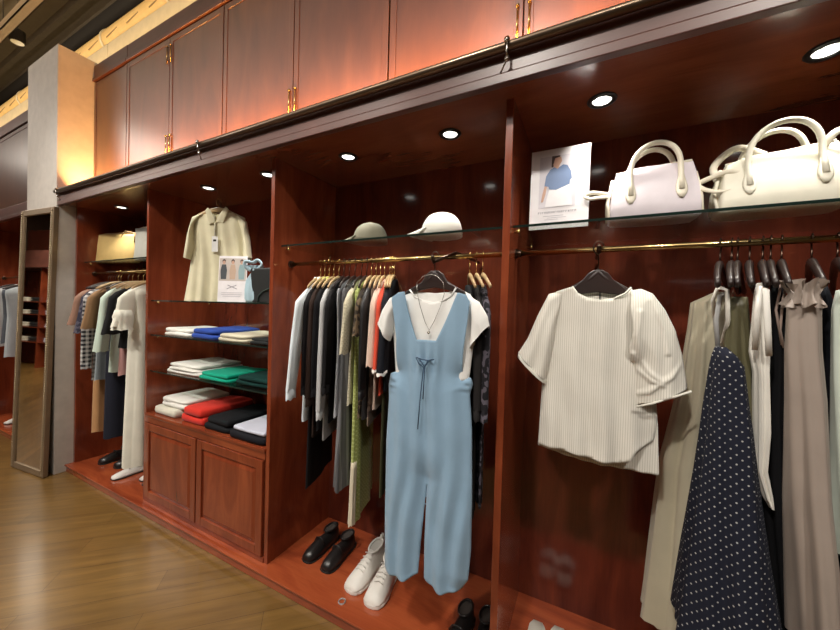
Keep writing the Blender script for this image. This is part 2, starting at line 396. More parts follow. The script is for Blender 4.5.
# downlights
for i, x in enumerate((-3.59, -2.381, -1.783, -1.169, -.59, .015, .60)):
    lb = ['recessed downlight above the small bags in the left bay', 'recessed downlight left of the two over the polo shirt', 'recessed downlight right of the two over the polo shirt',
          'recessed downlight above the grey cap', 'recessed downlight above the white cap', 'recessed downlight above the picture card', 'recessed downlight at right above the large bag'][i]
    t = empty('downlight', (x, .145, ZS), 0, lb, 'ceiling light', 'recessed downlights in the wardrobe soffit')
    MB().lathe([(.047, 0), (.05, -.003), (.046, -.008), (.034, -.008), (.031, -.002), (.031, 0)], n=28).build('trim_ring', BLACK, t, smooth=True)
    MB().lathe([(0, -.001), (.032, -.001), (.032, -.0035), (.012, -.006), (0, -.006)], n=28).build('lens', glow('lens_glow', (1, .97, .88), 3.2), t, smooth=True)
    MB().tube([(.026*math.cos(t_), .026*math.sin(t_)-.012, -.0075) for t_ in [R(200+14*q_) for q_ in range(11)]], .0018, 6).build('lamp_clip', BLACK, t)
    lamp('SPOT', 'downlight_beam', (x, .145, ZS-.02), (14, 15, 15, 16, 18, 18, 15)[i], (1, .95, .86), aim=(x, .145, 0), spot_size=R(95), spot_blend=.9, shadow_soft_size=.03)
for x in (-5.4, -6.0):
    lamp('SPOT', 'downlight_beam', (x, .145, ZS-.02), 12, (1, .9, .75), aim=(x, .145, 0), spot_size=R(95), spot_blend=.9, shadow_soft_size=.03)

# ------------------------------------------------------------------ cloth generators
def panel(poly, p0, th, bulge=.02, amp=.004, lam=.05, res=.008, open_=(), side=1, ph=0., base=0., hemk=0., extra=None):
    """a sheet of cloth filling the outline poly [(u, z)...] on the upright plane through p0 turned by th, swelling out toward the aisle"""
    P = np.array(poly, float); n = len(P); Q = np.roll(P, -1, 0)
    u0, z0 = P.min(0)-res; u1, z1 = P.max(0)+res
    us = np.arange(u0, u1+res, res); zs = np.arange(z0, z1+res, res)
    cu, cz = np.meshgrid(us[:-1]+res/2, zs[:-1]+res/2, indexing='ij')
    ins = np.zeros(cu.shape, bool)
    for a, b in zip(P, Q):
        c = (a[1] > cz) != (b[1] > cz)
        with np.errstate(divide='ignore', invalid='ignore'):
            ins ^= c & (cu < (b[0]-a[0])*(cz-a[1])/(b[1]-a[1]+1e-12)+a[0])
    idx = {}; vs = []; fs = []; cnt = {}
    def vid(i, j):
        if (i, j) not in idx: idx[(i, j)] = len(vs); vs.append([us[i], zs[j]])
        return idx[(i, j)]
    for i, j in zip(*np.nonzero(ins)):
        q = (vid(i, j), vid(i+1, j), vid(i+1, j+1), vid(i, j+1)); fs.append(q)
        for a in range(4):
            e = tuple(sorted((q[a], q[(a+1) % 4]))); cnt[e] = cnt.get(e, 0)+1
    V = np.array(vs); bd = sorted({v for e, c in cnt.items() if c == 1 for v in e})
    def near(V, segs):
        best = np.full(len(V), 1e9); pt = V.copy()
        for s in segs:
            a, b = P[s], Q[s]; d = b-a; t = np.clip(((V-a)@d)/(d@d+1e-12), 0, 1)[:, None]; c = a+t*d
            r = np.hypot(*(V-c).T); m = r < best; best[m] = r[m]; pt[m] = c[m]
        return best, pt
    B = V[bd]; _, pt = near(B, range(n)); V[bd] = pt
    segs = [i for i in range(n) if i not in open_]
    d, _ = near(V, segs) if segs else (np.full(len(V), .1), None)
    zt = P[:, 1].max(); drop = np.clip((zt-V[:, 1])/max(.05, zt-P[:, 1].min()), 0, 1)
    v = bulge*(1-np.exp(-d/.05))
    w = V[:, 0]+.012*np.sin(V[:, 1]*9+ph*3)+.02*np.sin(V[:, 1]*3.1+ph)
    edge = 1-np.exp(-d/.02)
    v = v+edge*amp*(.25+drop)*(np.sin(2*PI*w/lam+ph)+.6*np.sin(2*PI*w/(lam*2.3)+ph*2.1)+.3*np.sin(V[:, 1]*22+w*30+ph))
    if extra is not None: v = v+edge*extra(V[:, 0], V[:, 1])
    v = side*v+base
    e = np.array([math.cos(th), math.sin(th)]); nn = np.array([math.sin(th), -math.cos(th)])
    mb = MB(); mb.add([(u*e[0]+k*nn[0], u*e[1]+k*nn[1], z-p0[2]) for (u, z), k in zip(V, v)], fs)
    return mb
def strip(pts, p0, th, off, r, flat=.35, n=8):   # a cord or hem line over a panel
    e = (math.cos(th), math.sin(th)); nn = (math.sin(th), -math.cos(th))
    return MB().tube([(u*e[0]+off*nn[0], u*e[1]+off*nn[1], z-p0[2]) for u, z in pts], r, n)

def loft(rows, n=40, folds=7, amp=.006, ph=0., steps=14, power=.8):
    """closed flattened tube of cloth, rows (z, centre along the width, half width, half thickness, sideways shift)"""
    rows = [tuple(r)+(0,)*(5-len(r)) for r in rows]; out = []
    zt, zb = rows[0][0], rows[-1][0]
    fine = []
    for a, b in zip(rows, rows[1:]):
        k = max(1, int(abs(a[0]-b[0])/(.03)))
        for i in range(k):
            t = i/k; fine.append(tuple(a[j]*(1-t)+b[j]*t for j in range(5)))
    fine.append(rows[-1])
    for z, c, a, b, s in fine:
        d = (zt-z)/max(.01, zt-zb); ring = []
        for k in range(n):
            p = 2*PI*k/n; co, si = math.cos(p), math.sin(p)
            w = amp*d**.7*(math.sin(folds*p+ph+d*1.5)+.5*math.sin((folds*2+1)*p+ph*2))
            y = a*math.copysign(abs(co)**power, co); x = b*math.copysign(abs(si)**power, si)
            ring.append((x+w*si+s, c+y+w*co*.6, z+.004*d*math.sin(5*p+ph)))
        out.append(ring)
    return MB().rings(out, cap0=True, cap1=False)

# hangers: a shaped arm, a hook over the rail
def hanger(loc, rz, m, label, group, w=.19, neck=.085, hook=True, fat=.009, drop=.06, ex=1.6):
    h = empty('clothes_hanger', loc, rz, label, 'hanger', group)
    pts = []; rs = []
    for i in range(15):
        t = -1+2*i/14; pts.append((.012*(t*t), t*w, -neck-drop*abs(t)**ex)); rs.append(fat*(1.35-.5*abs(t)))
    MB().tube(pts, rs, 10, flat=.62).build('shoulder_bar', m, h, smooth=True)
    hk = [(0, 0, -neck+.004), (0, 0, -.035), (0, .008, -.026), (0, .0165, -.012), (0, .0165, .004), (0, .008, .0165), (0, -.004, .0165), (0, -.0125, .009), (0, -.0155, 0)]
    MB().tube(hk, .0022, 8).build('hook', BRASS if m is W_HANG else BRONZE, h, smooth=True)
    return h

def garment(name, label, cat, x, rz, group, y=ROD_Y):
    return empty(name, (x, y, ROD_Z), rz, label, cat, group)

G_MID = 'clothes hanging side-on in the middle bay'
G_LEFT = 'clothes hanging side-on in the left bay'
G_RIGHT = 'clothes hanging side-on in the right bay'
def side(name, label, cat, x, mat, zb, slv=None, sl=.35, flare=1.0, b=.010, rz=R(22), group=G_MID, yoke=.185, collar=None, smat=None, extra=(), ph=None, hang=W_HANG, hl=None, amp=.0035, top=0., sb=.016, sdrop=0., swid=.045, backslv=True, y=ROD_Y, hemtrim=None, out=None):
    ph = random.uniform(0, 6) if ph is None else ph
    g = garment(name, label, cat, x, rz, group, y)
    z0 = -.098-top
    zb = zb-ROD_Z
    a = yoke
    rows = [(z0, 0, .045, .016), (z0-.012, 0, .07, .017), (z0-.035, 0, a*.72, .017), (z0-.06, 0, a*.97, b), (z0-.10, 0, a, b), (z0-.2, 0, a*.93, b*1.1), (z0-.34, 0, a*.88*flare**.3, b*1.2), (zb, 0, a*flare, b*1.35)]
    rows = [r for r in rows if r[0] >= zb-.001]
    body = loft(rows, amp=amp, ph=ph).build('skirt' if cat in ('skirt',) else 'bodice', mat, g, smooth=True)
    sm = smat or mat
    if slv:
        for s in ((-1, 1) if backslv else (-1,)):
            e = s*(a-.012); o_ = .075 if slv == 'short' else .055; o_ = (out or o_) if s < 0 else o_*.4
            r2 = [(z0-.052, e-s*.03, .022, sb*.6), (z0-.075, e-s*.01, swid*.8, sb*.85), (z0-.12, e+s*o_*.35, swid, sb), (z0-.12-(sl-.1)*.5, e+s*o_*.7, swid*.9, sb), (z0-.02-sl, e+s*o_, swid*(1.05 if slv == 'short' else .7), sb if slv == 'short' else sb*.75, 0)]
            loft(r2, n=26, folds=4, amp=.004, ph=ph+s).build('sleeve', sm, g, smooth=True)
            if slv == 'long':
                loft([(z0-.015-sl, e+s*o_, swid*.66, sb*.8), (z0-.06-sl, e+s*o_, swid*.64, sb*.8)], n=26, amp=0).build('cuff', sm, g, smooth=True)
            if hemtrim and s == -1:
                loft([(z0-.018-sl, e+s*o_, swid*1.08, sb*1.1), (z0-.03-sl, e+s*o_, swid*1.1, sb*1.15)], n=26, amp=0).build('sleeve_trim', hemtrim, g, smooth=True)
    if collar:
        loft([(z0+.016, 0, .055, .024), (z0, 0, .068, .028), (z0-.022, 0, .082, .028)], n=26, amp=.0).build('collar', collar, g, smooth=True)
    for f_ in extra: f_(g)
    if hang:
        hanger((x, y, ROD_Z), rz, hang, hl or ('hanger holding the '+label), 'hangers holding clothes in '+{'clothes hanging side-on in the middle bay': 'the middle bay', G_LEFT: 'the left bay', G_RIGHT: 'the right bay'}[group])
    return g

LIGHTW = 'light wooden hanger of the '
F = fabric; Y1 = (0, 1, 0)
c_black = F('black_crepe', (.007, .0065, .008), rough=.9, sheen=.05)
# --- middle bay, left to right
side('shirt', 'pale blue white long sleeved shirt, leftmost in middle bay', 'shirt', -1.319, F('pale_blue_cotton', (0.72, 0.78, 0.82), ax=Y1), .93, 'long', .50, out=.15, collar=MC['pale_blue_cotton'], hl=LIGHTW+'pale blue shirt, leftmost on the rail', swid=.06, b=.02)
side('long_dress', 'long black dress beside the pale blue shirt', 'dress', -1.289, F('black_wool', (0.01, 0.008, 0.009), sheen=.05), .60, 'long', .5, hl=LIGHTW+'long black dress by the pale blue shirt')
side('long_dress', 'dark brown long sleeved dress with a lime green collar', 'dress', -1.258, F('dark_brown_knit', (0.03, 0.016, 0.012)), .86, 'long', .55, collar=F('lime_cotton', (.45, .5, .12)), hl=LIGHTW+'dark brown dress with lime collar')
side('blouse', 'black long sleeved blouse right of the dark brown dress', 'blouse', -1.226, c_black, .9, 'long', .5, hl=LIGHTW+'black blouse next to the brown dress')
side('cardigan', 'thin pale grey long cardigan between two black garments', 'cardigan', -1.19, F('pale_grey_knit', (.5, .5, .5), ax=Y1), .86, 'long', .6, hl=LIGHTW+'pale grey long cardigan')
side('long_dress', 'black sleeved dress left of the light grey shirt', 'dress', -1.158, F('soft_black', (0.008, 0.007, 0.008), sheen=.05), .95, 'long', .48, hl='hanger of the black dress left of the light grey shirt', hang=W_DARK)
side('shirt', 'light grey open shirt over grey pleated dress', 'shirt', -1.122, F('light_grey_cotton', (.42, .43, .46)), .98, None, hl='hanger of the light grey shirt', hang=W_DARK, yoke=.185)
side('pleated_dress', 'mid grey sleeveless pleated long dress', 'dress', -1.085, F('mid_grey_cotton', (0.1, 0.1, 0.105), 'stripe', (.19, .19, .2), 150, ax=Y1), .655, None, flare=1.18, b=.024, amp=.012, hl='hanger of the grey pleated dress', hang=W_DARK)
side('blouse', 'cream textured short sleeved blouse with full sleeve', 'blouse', -1.045, F('cream_texture', (.56, .52, .38), 'lace', (.42, .38, .26), 90, ax=Y1), 1.05, 'short', .32, hl='hanger of the cream textured blouse', hang=W_DARK, swid=.055)
side('lace_dress', 'long lime green lace dress hanging below the black blouse', 'dress', -1.012, F('lime_lace', (.36, .42, .12), 'lace', (.5, .56, .22), 70, ax=Y1), .50, None, flare=.95, b=.02, amp=.008, collar=None, hl='hanger of the lime green lace dress', hang=W_DARK,
     extra=(lambda g: loft([(-.95, -.14, .035, .014), (-1.23, -.17, .03, .012)], n=24).build('lining', F('cream_lining', (.68, .6, .45)), g, smooth=True),))
side('blouse', 'dark brown spotted print blouse behind black sleeve', 'blouse', -.984, F('dark_spot_print', (.03, .022, .016), 'spots', (.14, .1, .06), 45, ax=Y1), 1.0, 'short', .24, hl='hanger of the dark spotted blouse', hang=W_HANG)
side('blouse', 'black blouse with long sleeves hanging low over lime dress', 'blouse', -.955, F('black_satin', (0.01, 0.0095, 0.011), rough=.5, sheen=.1), 1.0, 'long', .47, swid=.06, b=.02, hl=LIGHTW+'black blouse over the lime dress')
side('print_skirt', 'taupe patterned skirt edge below the spotted print', 'dress', -.93, F('taupe_print', (.2, .15, .115), 'spots', (.09, .06, .05), 22, ax=Y1), .98, None, flare=1.05, hl=LIGHTW+'taupe patterned dress')
side('tee_dress', 'pale pink short sleeved top left of the red one', 'top', -.905, F('pale_pink_cotton', (.68, .5, .4)), 1.05, 'short', .36, hl=LIGHTW+'pale pink top')
side('short_sleeve_top', 'bright coral red short sleeved top', 'top', -.875, F('coral_red', (.62, .07, .035)), 1.12, 'short', .37, hl=LIGHTW+'coral red top', hemtrim=F('white_trim', (.75, .7, .66)))
side('long_dress', 'long dark olive dress left of the blue dungarees', 'dress', -.862, F('dark_olive_crepe', (.055, .055, .025)), .66, None, flare=.85, hl=LIGHTW+'long dark olive dress')
side('short_sleeve_top', 'black short sleeved top with white hems left of dungarees', 'top', -.85, F('ink_black', (0.008, 0.009, 0.014)), 1.14, 'short', .38, hl=LIGHTW+'black top with white hems', hemtrim=MC['white_trim'], swid=.055)
for i, (x, zb, la) in enumerate(((-.47, .55, 'first'), (-.44, .7, 'second'), (-.412, .75, 'third'))):
    nm = ['long black dress directly behind right side of the dungarees', 'black coat second right of the blue dungarees', 'dark floral black blouse, last garment before the divider'][i]
    side(['long_dress', 'coat', 'blouse'][i], nm, ['dress', 'coat', 'blouse'][i], x, [F('jet_black', (.01, .01, .012), sheen=.02), F('coal_black', (.014, .012, .012), sheen=.02), F('black_floral', (.012, .011, .014), 'spots', (.09, .08, .1), 38, ax=Y1)][i], zb, 'long' if i else None, .45, hl='bare light hanger '+['of the long black dress behind the dungarees', 'of the black coat right of the dungarees', 'nearest the divider over the dark floral blouse'][i], yoke=.17, backslv=False, top=.03)

# --- left bay
GL = dict(group=G_LEFT, rz=R(22), sb=.026)
side('jacket', 'short rose brown jacket with wide sleeve, leftmost in left bay', 'jacket', -3.74, F('rose_brown', (.3, .17, .12)), 1.2, 'short', .32, swid=.06, hl='hanger of the rose brown jacket', hang=W_DARK, **GL)
side('long_trousers', 'tan trousers hanging lowest in the left bay', 'trousers', -3.70, F('tan_cotton', (.5, .27, .12)), .40, None, yoke=.13, hl='hanger of the tan trousers', hang=W_DARK, b=.035, **GL)
side('blouse', 'dark navy patterned blouse with short sleeve in left bay', 'blouse', -3.655, F('navy_pattern', (.03, .03, .05), 'spots', (.1, .09, .12), 40), 1.08, 'short', .38, hl='hanger of the navy patterned blouse', hang=W_DARK, **GL)
side('gingham_shirt', 'black and white gingham shirt with long hanging sleeve', 'shirt', -3.61, F('gingham', (.62, .6, .58), 'gingham', (.02, .02, .025), 190, ax=Y1), .86, 'long', .62, swid=.055, hl='hanger of the gingham shirt', hang=W_DARK, **GL)
side('long_shirt', 'pale blue grey long shirt below the brown top', 'shirt', -3.565, F('blue_grey_cotton', (.4, .46, .5)), .86, None, hl=LIGHTW+'pale blue grey long shirt', **GL)
side('short_sleeve_top', 'caramel brown short sleeved top in left bay', 'top', -3.52, F('caramel_brown', (.26, .15, .075)), 1.2, 'short', .34, hl=LIGHTW+'caramel brown top', swid=.055, **GL)
side('wide_trousers', 'dark navy wide trousers hanging behind white dress', 'trousers', -3.40, F('dark_navy', (.016, .018, .03)), .42, None, yoke=.17, b=.05, hl='hanger of the dark navy trousers', hang=W_DARK, **GL)
side('blouse', 'pale mint blouse left of the black one', 'blouse', -3.33, F('mint_cotton', (.55, .66, .56)), .95, 'short', .5, b=.025, hl=LIGHTW+'pale mint blouse', **GL)
side('scarf_blouse', 'dusty pink blouse edge below the black top', 'blouse', -3.24, F('dusty_pink', (.5, .27, .25)), .93, None, yoke=.15, b=.025, hl=LIGHTW+'dusty pink blouse', **GL)
side('short_sleeve_top', 'plain black short sleeved top in left bay', 'top', -3.16, F('deep_black', (.01, .01, .011), sheen=.02), 1.15, 'short', .36, b=.05, swid=.07, hl=LIGHTW+'plain black short sleeved top', **GL)
side('long_grey_shirt', 'light grey shirt tail between black top and white dress', 'shirt', -3.10, F('silver_grey', (.5, .52, .53)), .9, None, yoke=.17, hl=LIGHTW+'light grey shirt', **GL)
side('maxi_dress', 'long white dress with ruffled puff sleeves in left bay', 'dress', -3.012, F('ivory_white', (0.78, 0.76, 0.65)), .30, 'short', .30, flare=1.12, b=.07, amp=.016, swid=.075, hl='hanger of the long white dress', hang=W_HANG,
     extra=(lambda g: loft([(-.30, -.235, .058, .03), (-.35, -.245, .062, .04), (-.39, -.25, .045, .03), (-.44, -.25, .058, .045)], n=30, folds=8, amp=.008).build('sleeve_ruffle', MC['ivory_white'], g, smooth=True),), **GL)

# --- bay beyond the column
side('shirt', 'white shirt in the bay beyond the column', 'shirt', -6.0, F('far_white', (.66, .68, .7)), .95, 'long', .5, group=G_LEFT, hl='hanger of the white shirt beyond the column', hang=W_DARK, b=.05, swid=.07)
side('jacket', 'slate grey sleeveless jacket beyond the white column', 'jacket', -5.75, F('slate_grey', (.1, .115, .14)), 1.0, None, group=G_LEFT, hl='hanger of the slate jacket beyond the column', hang=W_DARK, b=.05)
side('shirt', 'pale blue shirt tail under the slate jacket', 'shirt', -5.65, F('far_pale_blue', (.5, .56, .6)), .86, None, group=G_LEFT, hl='hanger of the pale blue shirt beyond the column', hang=W_DARK, b=.04)

# --- right bay: fuller garments given by their spans as they hang
def spanloft(name, label, cat, Y, rows, m, part, b=.05, folds=6, amp=.008, ph=0, yaw_=0.0, extra=(), solidtop=True):
    p = at((rows[0][1]+rows[0][2])/2, rows[0][0], Y); root = empty(name, tuple(p), 0, label, cat, G_RIGHT)
    rr = []
    for py, a, c in rows:
        L, Rr = at(a, py, Y), at(c, py, Y); rr.append(((L[2]+Rr[2])/2, (L[0]+Rr[0])/2, (Rr[0]-L[0])/2))
    out = []; zt, zb = rr[0][0], rr[-1][0]; fine = []
    for A, B_ in zip(rr, rr[1:]):
        k = max(1, int(abs(A[0]-B_[0])/.025))
        for i in range(k): t = i/k; fine.append(tuple(A[j]*(1-t)+B_[j]*t for j in range(3)))
    fine.append(rr[-1]); n = 56
    for z, c, a in fine:
        d = (zt-z)/(zt-zb); ring = []; bb = min(b*(.35+1.1*d), max(.012, a*1.6))
        for k in range(n):
            q = 2*PI*k/n; w = amp*(.15+d)*(math.sin(folds*q+ph+2*d)+.5*math.sin((2*folds+1)*q+ph))
            w = max(-a*.35, min(a*.35, w))
            ring.append((c+(a+w)*math.cos(q)-p[0], (bb+w)*math.sin(q), z-p[2]))
        out.append(ring)
    mb = MB().rings(out, cap0=solidtop, cap1=False); mb.uv = []
    for ring in out:
        L = [0]
        for A, B_ in zip(ring, ring[1:]): L.append(L[-1]+math.dist(A, B_))
        mb.uv += [(l-L[-1]*.75, ring[0][2]) for l in L]
    mb.build(part, m, root, smooth=True)
    for f_ in extra: f_(root, p)
    return root
def strap_part(pts, Y, m, r=.004, name='strap', flat=1):
    def go(root, p):
        MB().tube([tuple(at(x, y, Yk)-p) for (x, y), Yk in zip(pts, Y if isinstance(Y, (list, tuple)) else [Y]*len(pts))], r, 8, flat=flat).build(name, m, root, smooth=True)
    return go
cream = F('cream_linen', (.55, .5, .37), rough=.8, ax=(1, 0, 0))
white_sat = F('ivory_satin', (0.78, 0.75, 0.68), rough=.45)
spanloft('long_dress', 'long cream sleeveless dress with gathered skirt right of striped blouse', 'dress', .2,
         [(292, 716, 724), (303, 692, 724), (330, 689, 727), (375, 682, 730), (400, 677, 735), (470, 661, 742), (560, 652, 750), (630, 645, 752)], cream, 'dress_body', b=.08, folds=9, amp=.018,
         extra=(strap_part([(716, 330), (713, 300), (718, 287), (727, 290), (728, 320), (722, 345)], [.1, .0, -.02, -.03, -.02, .05], white_sat, .011, 'armhole_facing', .5),))
spanloft('slip_dress', 'dark olive satin slip dress with thin straps', 'dress', -.0,
         [(297, 729, 748), (318, 727, 750), (345, 724, 752), (420, 722, 752)], F('olive_satin', (.1, .09, .045), rough=.4), 'slip', b=.03, amp=.003,
         extra=(strap_part([(727, 322), (729, 300), (733, 291), (737, 300), (739, 318)], .0, F('brown_strap', (.1, .05, .03)), .003),))
dots = F('navy_white_dots', (.012, .014, .026), 'dots', (.36, .36, .36), 58, dot=.13)
spanloft('dotted_dress', 'long navy dress with small white dots, flared skirt', 'dress', -.04,
         [(347, 716, 726), (356, 713, 737), (366, 711, 744), (400, 706, 748), (440, 701, 753), (500, 692, 759), (560, 683, 768), (640, 672, 782)], dots, 'skirt', b=.09, folds=5, amp=.012,
         extra=(strap_part([(718, 350), (716, 320), (720, 296), (727, 292)], -.02, dots, .006),))
spanloft('teal_dress', 'dark teal dress showing as a sliver behind ivory blouse', 'dress', .06,
         [(340, 744, 757), (380, 741, 762), (470, 741, 768), (640, 748, 790)], F('dark_teal', (.012, .04, .06), rough=.6), 'dress_body', b=.06, amp=.006)
spanloft('sleeveless_blouse', 'ivory sleeveless satin blouse with pointed hem beside black dress', 'blouse', -.03,
         [(283, 757, 765), (292, 754, 769), (315, 752, 769), (352, 749, 770), (372, 753, 768), (430, 753, 769), (470, 755, 766), (497, 764, 772), (508, 770, 773)], white_sat, 'blouse_body', b=.03, amp=.004,
         extra=(strap_part([(755, 350), (757, 310), (760, 286), (766, 290), (768, 330), (769, 356)], [-.07, -.075, -.075, -.075, -.075, -.07], F('bright_ivory', (0.86, 0.84, 0.78), rough=.5), .007, 'armhole_facing', .5),))
spanloft('long_dress', 'long plain black dress right of the ivory blouse', 'dress', .02,
         [(285, 772, 781), (300, 769, 787), (350, 766, 789), (420, 760, 790), (480, 760, 792), (640, 772, 812)], F('matt_black', (.009, .009, .011), sheen=.02), 'dress_body', b=.06, amp=.006)
taupe = F('taupe_satin', (.34, .28, .24), rough=.42, sheen=.1)
def ruffle(root, p):
    a = at(787, 283, -.06); b_ = at(822, 281, -.06); c = (a+b_)/2-p; w = (b_[0]-a[0])/2
    out = []
    for i, (dz, s, am) in enumerate(((.0, .95, .014), (-.018, .8, .008), (-.032, .74, .003), (-.05, .85, .008), (-.062, .95, .012))):
        out.append([(c[0]+w*s*math.cos(2*PI*k/48)+am*math.cos(2*PI*k/48)*math.sin(11*2*PI*k/48), .0+.05*s*math.sin(2*PI*k/48)+am*math.sin(9*2*PI*k/48), c[2]+dz+am*.5*math.sin(7*2*PI*k/48)) for k in range(48)])
    MB().rings(out, cap0=False, cap1=False).build('neck_frill', taupe, root, smooth=True)
spanloft('ruffle_dress', 'long taupe satin dress with frilled neck, right of black dress', 'dress', -.06,
         [(292, 790, 818), (305, 787, 822), (350, 785, 822), (400, 786, 826), (500, 787, 829), (640, 794, 842)], taupe, 'dress_body', b=.055, folds=4, amp=.009, extra=(ruffle, strap_part([(782, 345), (776, 310), (781, 285), (787, 283), (783, 300), (780, 330), (784, 348)], -.02, F('pink_strap', (.5, .38, .33)), .003, 'tie')))
spanloft('long_dress', 'long black dress between taupe satin dress and frame edge', 'dress', .04,
         [(285, 818, 826), (310, 815, 834), (400, 818, 842), (640, 830, 868)], F('blue_black', (.01, .011, .016), sheen=.02), 'dress_body', b=.06, amp=.006)
spanloft('blouse', 'pale mint white blouse at the right edge of photo', 'blouse', -.02,
         [(290, 838, 848), (310, 832, 868), (380, 832, 880), (470, 835, 890), (560, 838, 900)], F('mint_white', (.6, .66, .58)), 'blouse_body', b=.05, amp=.01)
# dark hangers of the right bay
RG = 'dark hangers holding clothes in the right bay'
for hp, la in ((720.6, 'cream sleeveless dress'), (732, 'olive slip dress'), (738, 'navy dotted dress'), (750, 'dark teal dress'), (763, 'ivory sleeveless blouse'), (771, 'black dress right of the ivory blouse'), (782, 'taupe satin frilled dress'), (812, 'black dress at the frame edge'), (838, 'pale mint blouse')):
    x = float(at(hp, 246, ROD_Y)[0]); hanger((x, ROD_Y, ROD_Z), R(-19), W_DARK, 'dark wooden hanger of the '+la, RG, w=.2, fat=.013, drop=.075, neck=.07)
# face-on dark hanger behind the frilled dress
# ------------------------------------------------------------------ face-out pieces
# striped blouse
TH = R(4); P0 = (.02, .05, 1.6)
bl = empty('striped_blouse', P0, 0, 'white pinstriped blouse with knotted puff sleeves hanging face out', 'blouse')
stripe = F('pin_stripe', (0.78, 0.75, 0.68), 'stripe', (.6, .57, .5), 900, rough=.75)
def px(pts, p0=P0, th=TH): return [on(x, y, p0, th) for x, y in pts]
back = px([(573, 287), (585, 291), (600, 292), (617, 291), (630, 288), (645, 300), (652, 330), (655, 380), (658, 430), (659, 476), (640, 473), (622, 470), (600, 466), (570, 458), (538, 445), (541, 400), (545, 350), (556, 320), (563, 300)])
panel(back, P0, TH, .012, .003, .06, side=-1, open_=(0, 1, 2, 3, 9, 10, 11, 12, 13), ph=2).build('back_panel', stripe, bl, smooth=True, solid=.0012)
front = px([(572, 287), (577, 294), (587, 299), (600, 301), (613, 299), (624, 294), (630, 288), (648, 300), (654, 330), (655, 380), (657, 425), (654, 440), (640, 447), (634, 450), (628, 458), (617, 461), (600, 458), (575, 451), (553, 446), (538, 444), (541, 400), (545, 350), (550, 325), (549, 298), (556, 292)])
panel(front, P0, TH, .035, .0065, .085, open_=(0, 1, 2, 3, 4, 5)+tuple(range(11, 19))+(23, 24), ph=.7).build('front_panel', stripe, bl, smooth=True, solid=.0012)
nb = px([(572, 287), (577, 294), (587, 299), (600, 301), (613, 299), (624, 294), (630, 288)])
strip(nb, P0, TH, .024, .0035).build('neckline_binding', F('white_binding', (.72, .7, .62)), bl, smooth=True)
strip(px([(600, 292), (600, 300)]), P0, TH, -.001, .0022).build('back_slit', BLACK, bl, smooth=True)
def sleeve3(px_rows, p0, th, par, m, off=.01, b=.045, amp=.006, folds=5, name='sleeve', ph=0, push=0.0):
    out = []; n = 36; e = (math.cos(th), math.sin(th)); nn = (math.sin(th), -math.cos(th)); K = len(px_rows)
    fine = []
    for A, B_ in zip(px_rows, px_rows[1:]):
        for i in range(5): t = i/5; fine.append([(A[j][0]*(1-t)+B_[j][0]*t, A[j][1]*(1-t)+B_[j][1]*t) for j in (0, 1)])
    fine.append(px_rows[-1])
    for i, (a, c) in enumerate(fine):
        ua, za = on(*a, p0, th); uc, zc = on(*c, p0, th); d = i/(len(fine)-1); ring = []
        bb = b*(.35+.65*math.sin(min(1, d*1.6)*PI/2))
        for k in range(n):
            q = 2*PI*k/n; t = .5+.5*math.cos(q); w = amp*(.3+d)*math.sin(folds*q+ph+3*d)
            u = ua*(1-t)+uc*t; z = za*(1-t)+zc*t; v = off+push*d+(bb+w)*math.sin(q)
            ring.append((u*e[0]+v*nn[0], u*e[1]+v*nn[1], z-p0[2]))
        out.append(ring)
    return MB().rings(out, cap0=True, cap1=False).build(name, m, par, smooth=True)
sleeve3([((563, 291), (556, 322)), ((549, 294), (555, 338)), ((538, 315), (553, 350)), ((528, 338), (550, 366)), ((519, 352), (546, 380))], P0, TH, bl, stripe, b=.04, ph=1)
sleeve3([((519, 351), (547, 379)), ((518, 356), (545, 383))], P0, TH, bl, MC['white_binding'], b=.042, amp=0, name='cuff')
def ridges(lines, h, w):
    L = [px(l) for l in lines]
    def fn(u, z):
        o = np.zeros(len(u)); V = np.stack([u, z], 1)
        for l in L:
            best = np.full(len(u), 1e9)
            for A, B_ in zip(l, l[1:]):
                A = np.array(A); d = np.array(B_)-A; t = np.clip(((V-A)@d)/(d@d), 0, 1)[:, None]; best = np.minimum(best, np.hypot(*(V-A-t*d).T))
            o = np.maximum(o, h*np.exp(-(best/w)**2))
        return o
    return fn
slv = px([(630, 291), (640, 289), (652, 294), (664, 310), (674, 330), (681, 355), (686, 388), (668, 394), (648, 400), (633, 403), (631, 385), (629, 365), (626, 348), (630, 330), (628, 308)])
panel(slv, P0, TH, .055, .003, .05, base=.012, open_=(6, 7, 8, 11, 12, 13, 14), res=.0045, ph=1, extra=ridges([[(637, 312), (633, 335), (637, 358), (645, 370), (657, 379)], [(630, 352), (636, 368), (648, 378), (658, 382)], [(682, 352), (678, 364), (668, 374), (656, 381)], [(650, 300), (662, 330), (664, 352)], [(656, 381), (645, 389), (635, 392)]], .009, .0075)).build('sleeve', stripe, bl, smooth=True, solid=.0012)
panel(slv, P0, TH, .03, .003, .05, base=0, side=-1, open_=(6, 7, 8), res=.012).build('sleeve_back', stripe, bl, smooth=True)
strip(px([(686, 388), (668, 394), (648, 400), (633, 403)]), P0, TH, .05, .0035).build('cuff', MC['white_binding'], bl, smooth=True)
hg = hanger((.022, .05, 1.737), R(94), W_DARK, 'dark wooden hanger holding the striped blouse face out', 'broad dark hangers for face-out clothes', w=.155, neck=.088, fat=.009, drop=.098, ex=.75)
MB().prism([(-.155, -.192), (-.06, -.168), (0, -.160), (.06, -.168), (.155, -.192), (.15, -.178), (.085, -.148), (.05, -.118), (.03, -.092), (.012, -.082), (-.012, -.082), (-.03, -.092), (-.05, -.118), (-.085, -.148), (-.15, -.178)], -.006, .006, 0).build('hanger_plate', W_DARK, hg, bevel=.003)

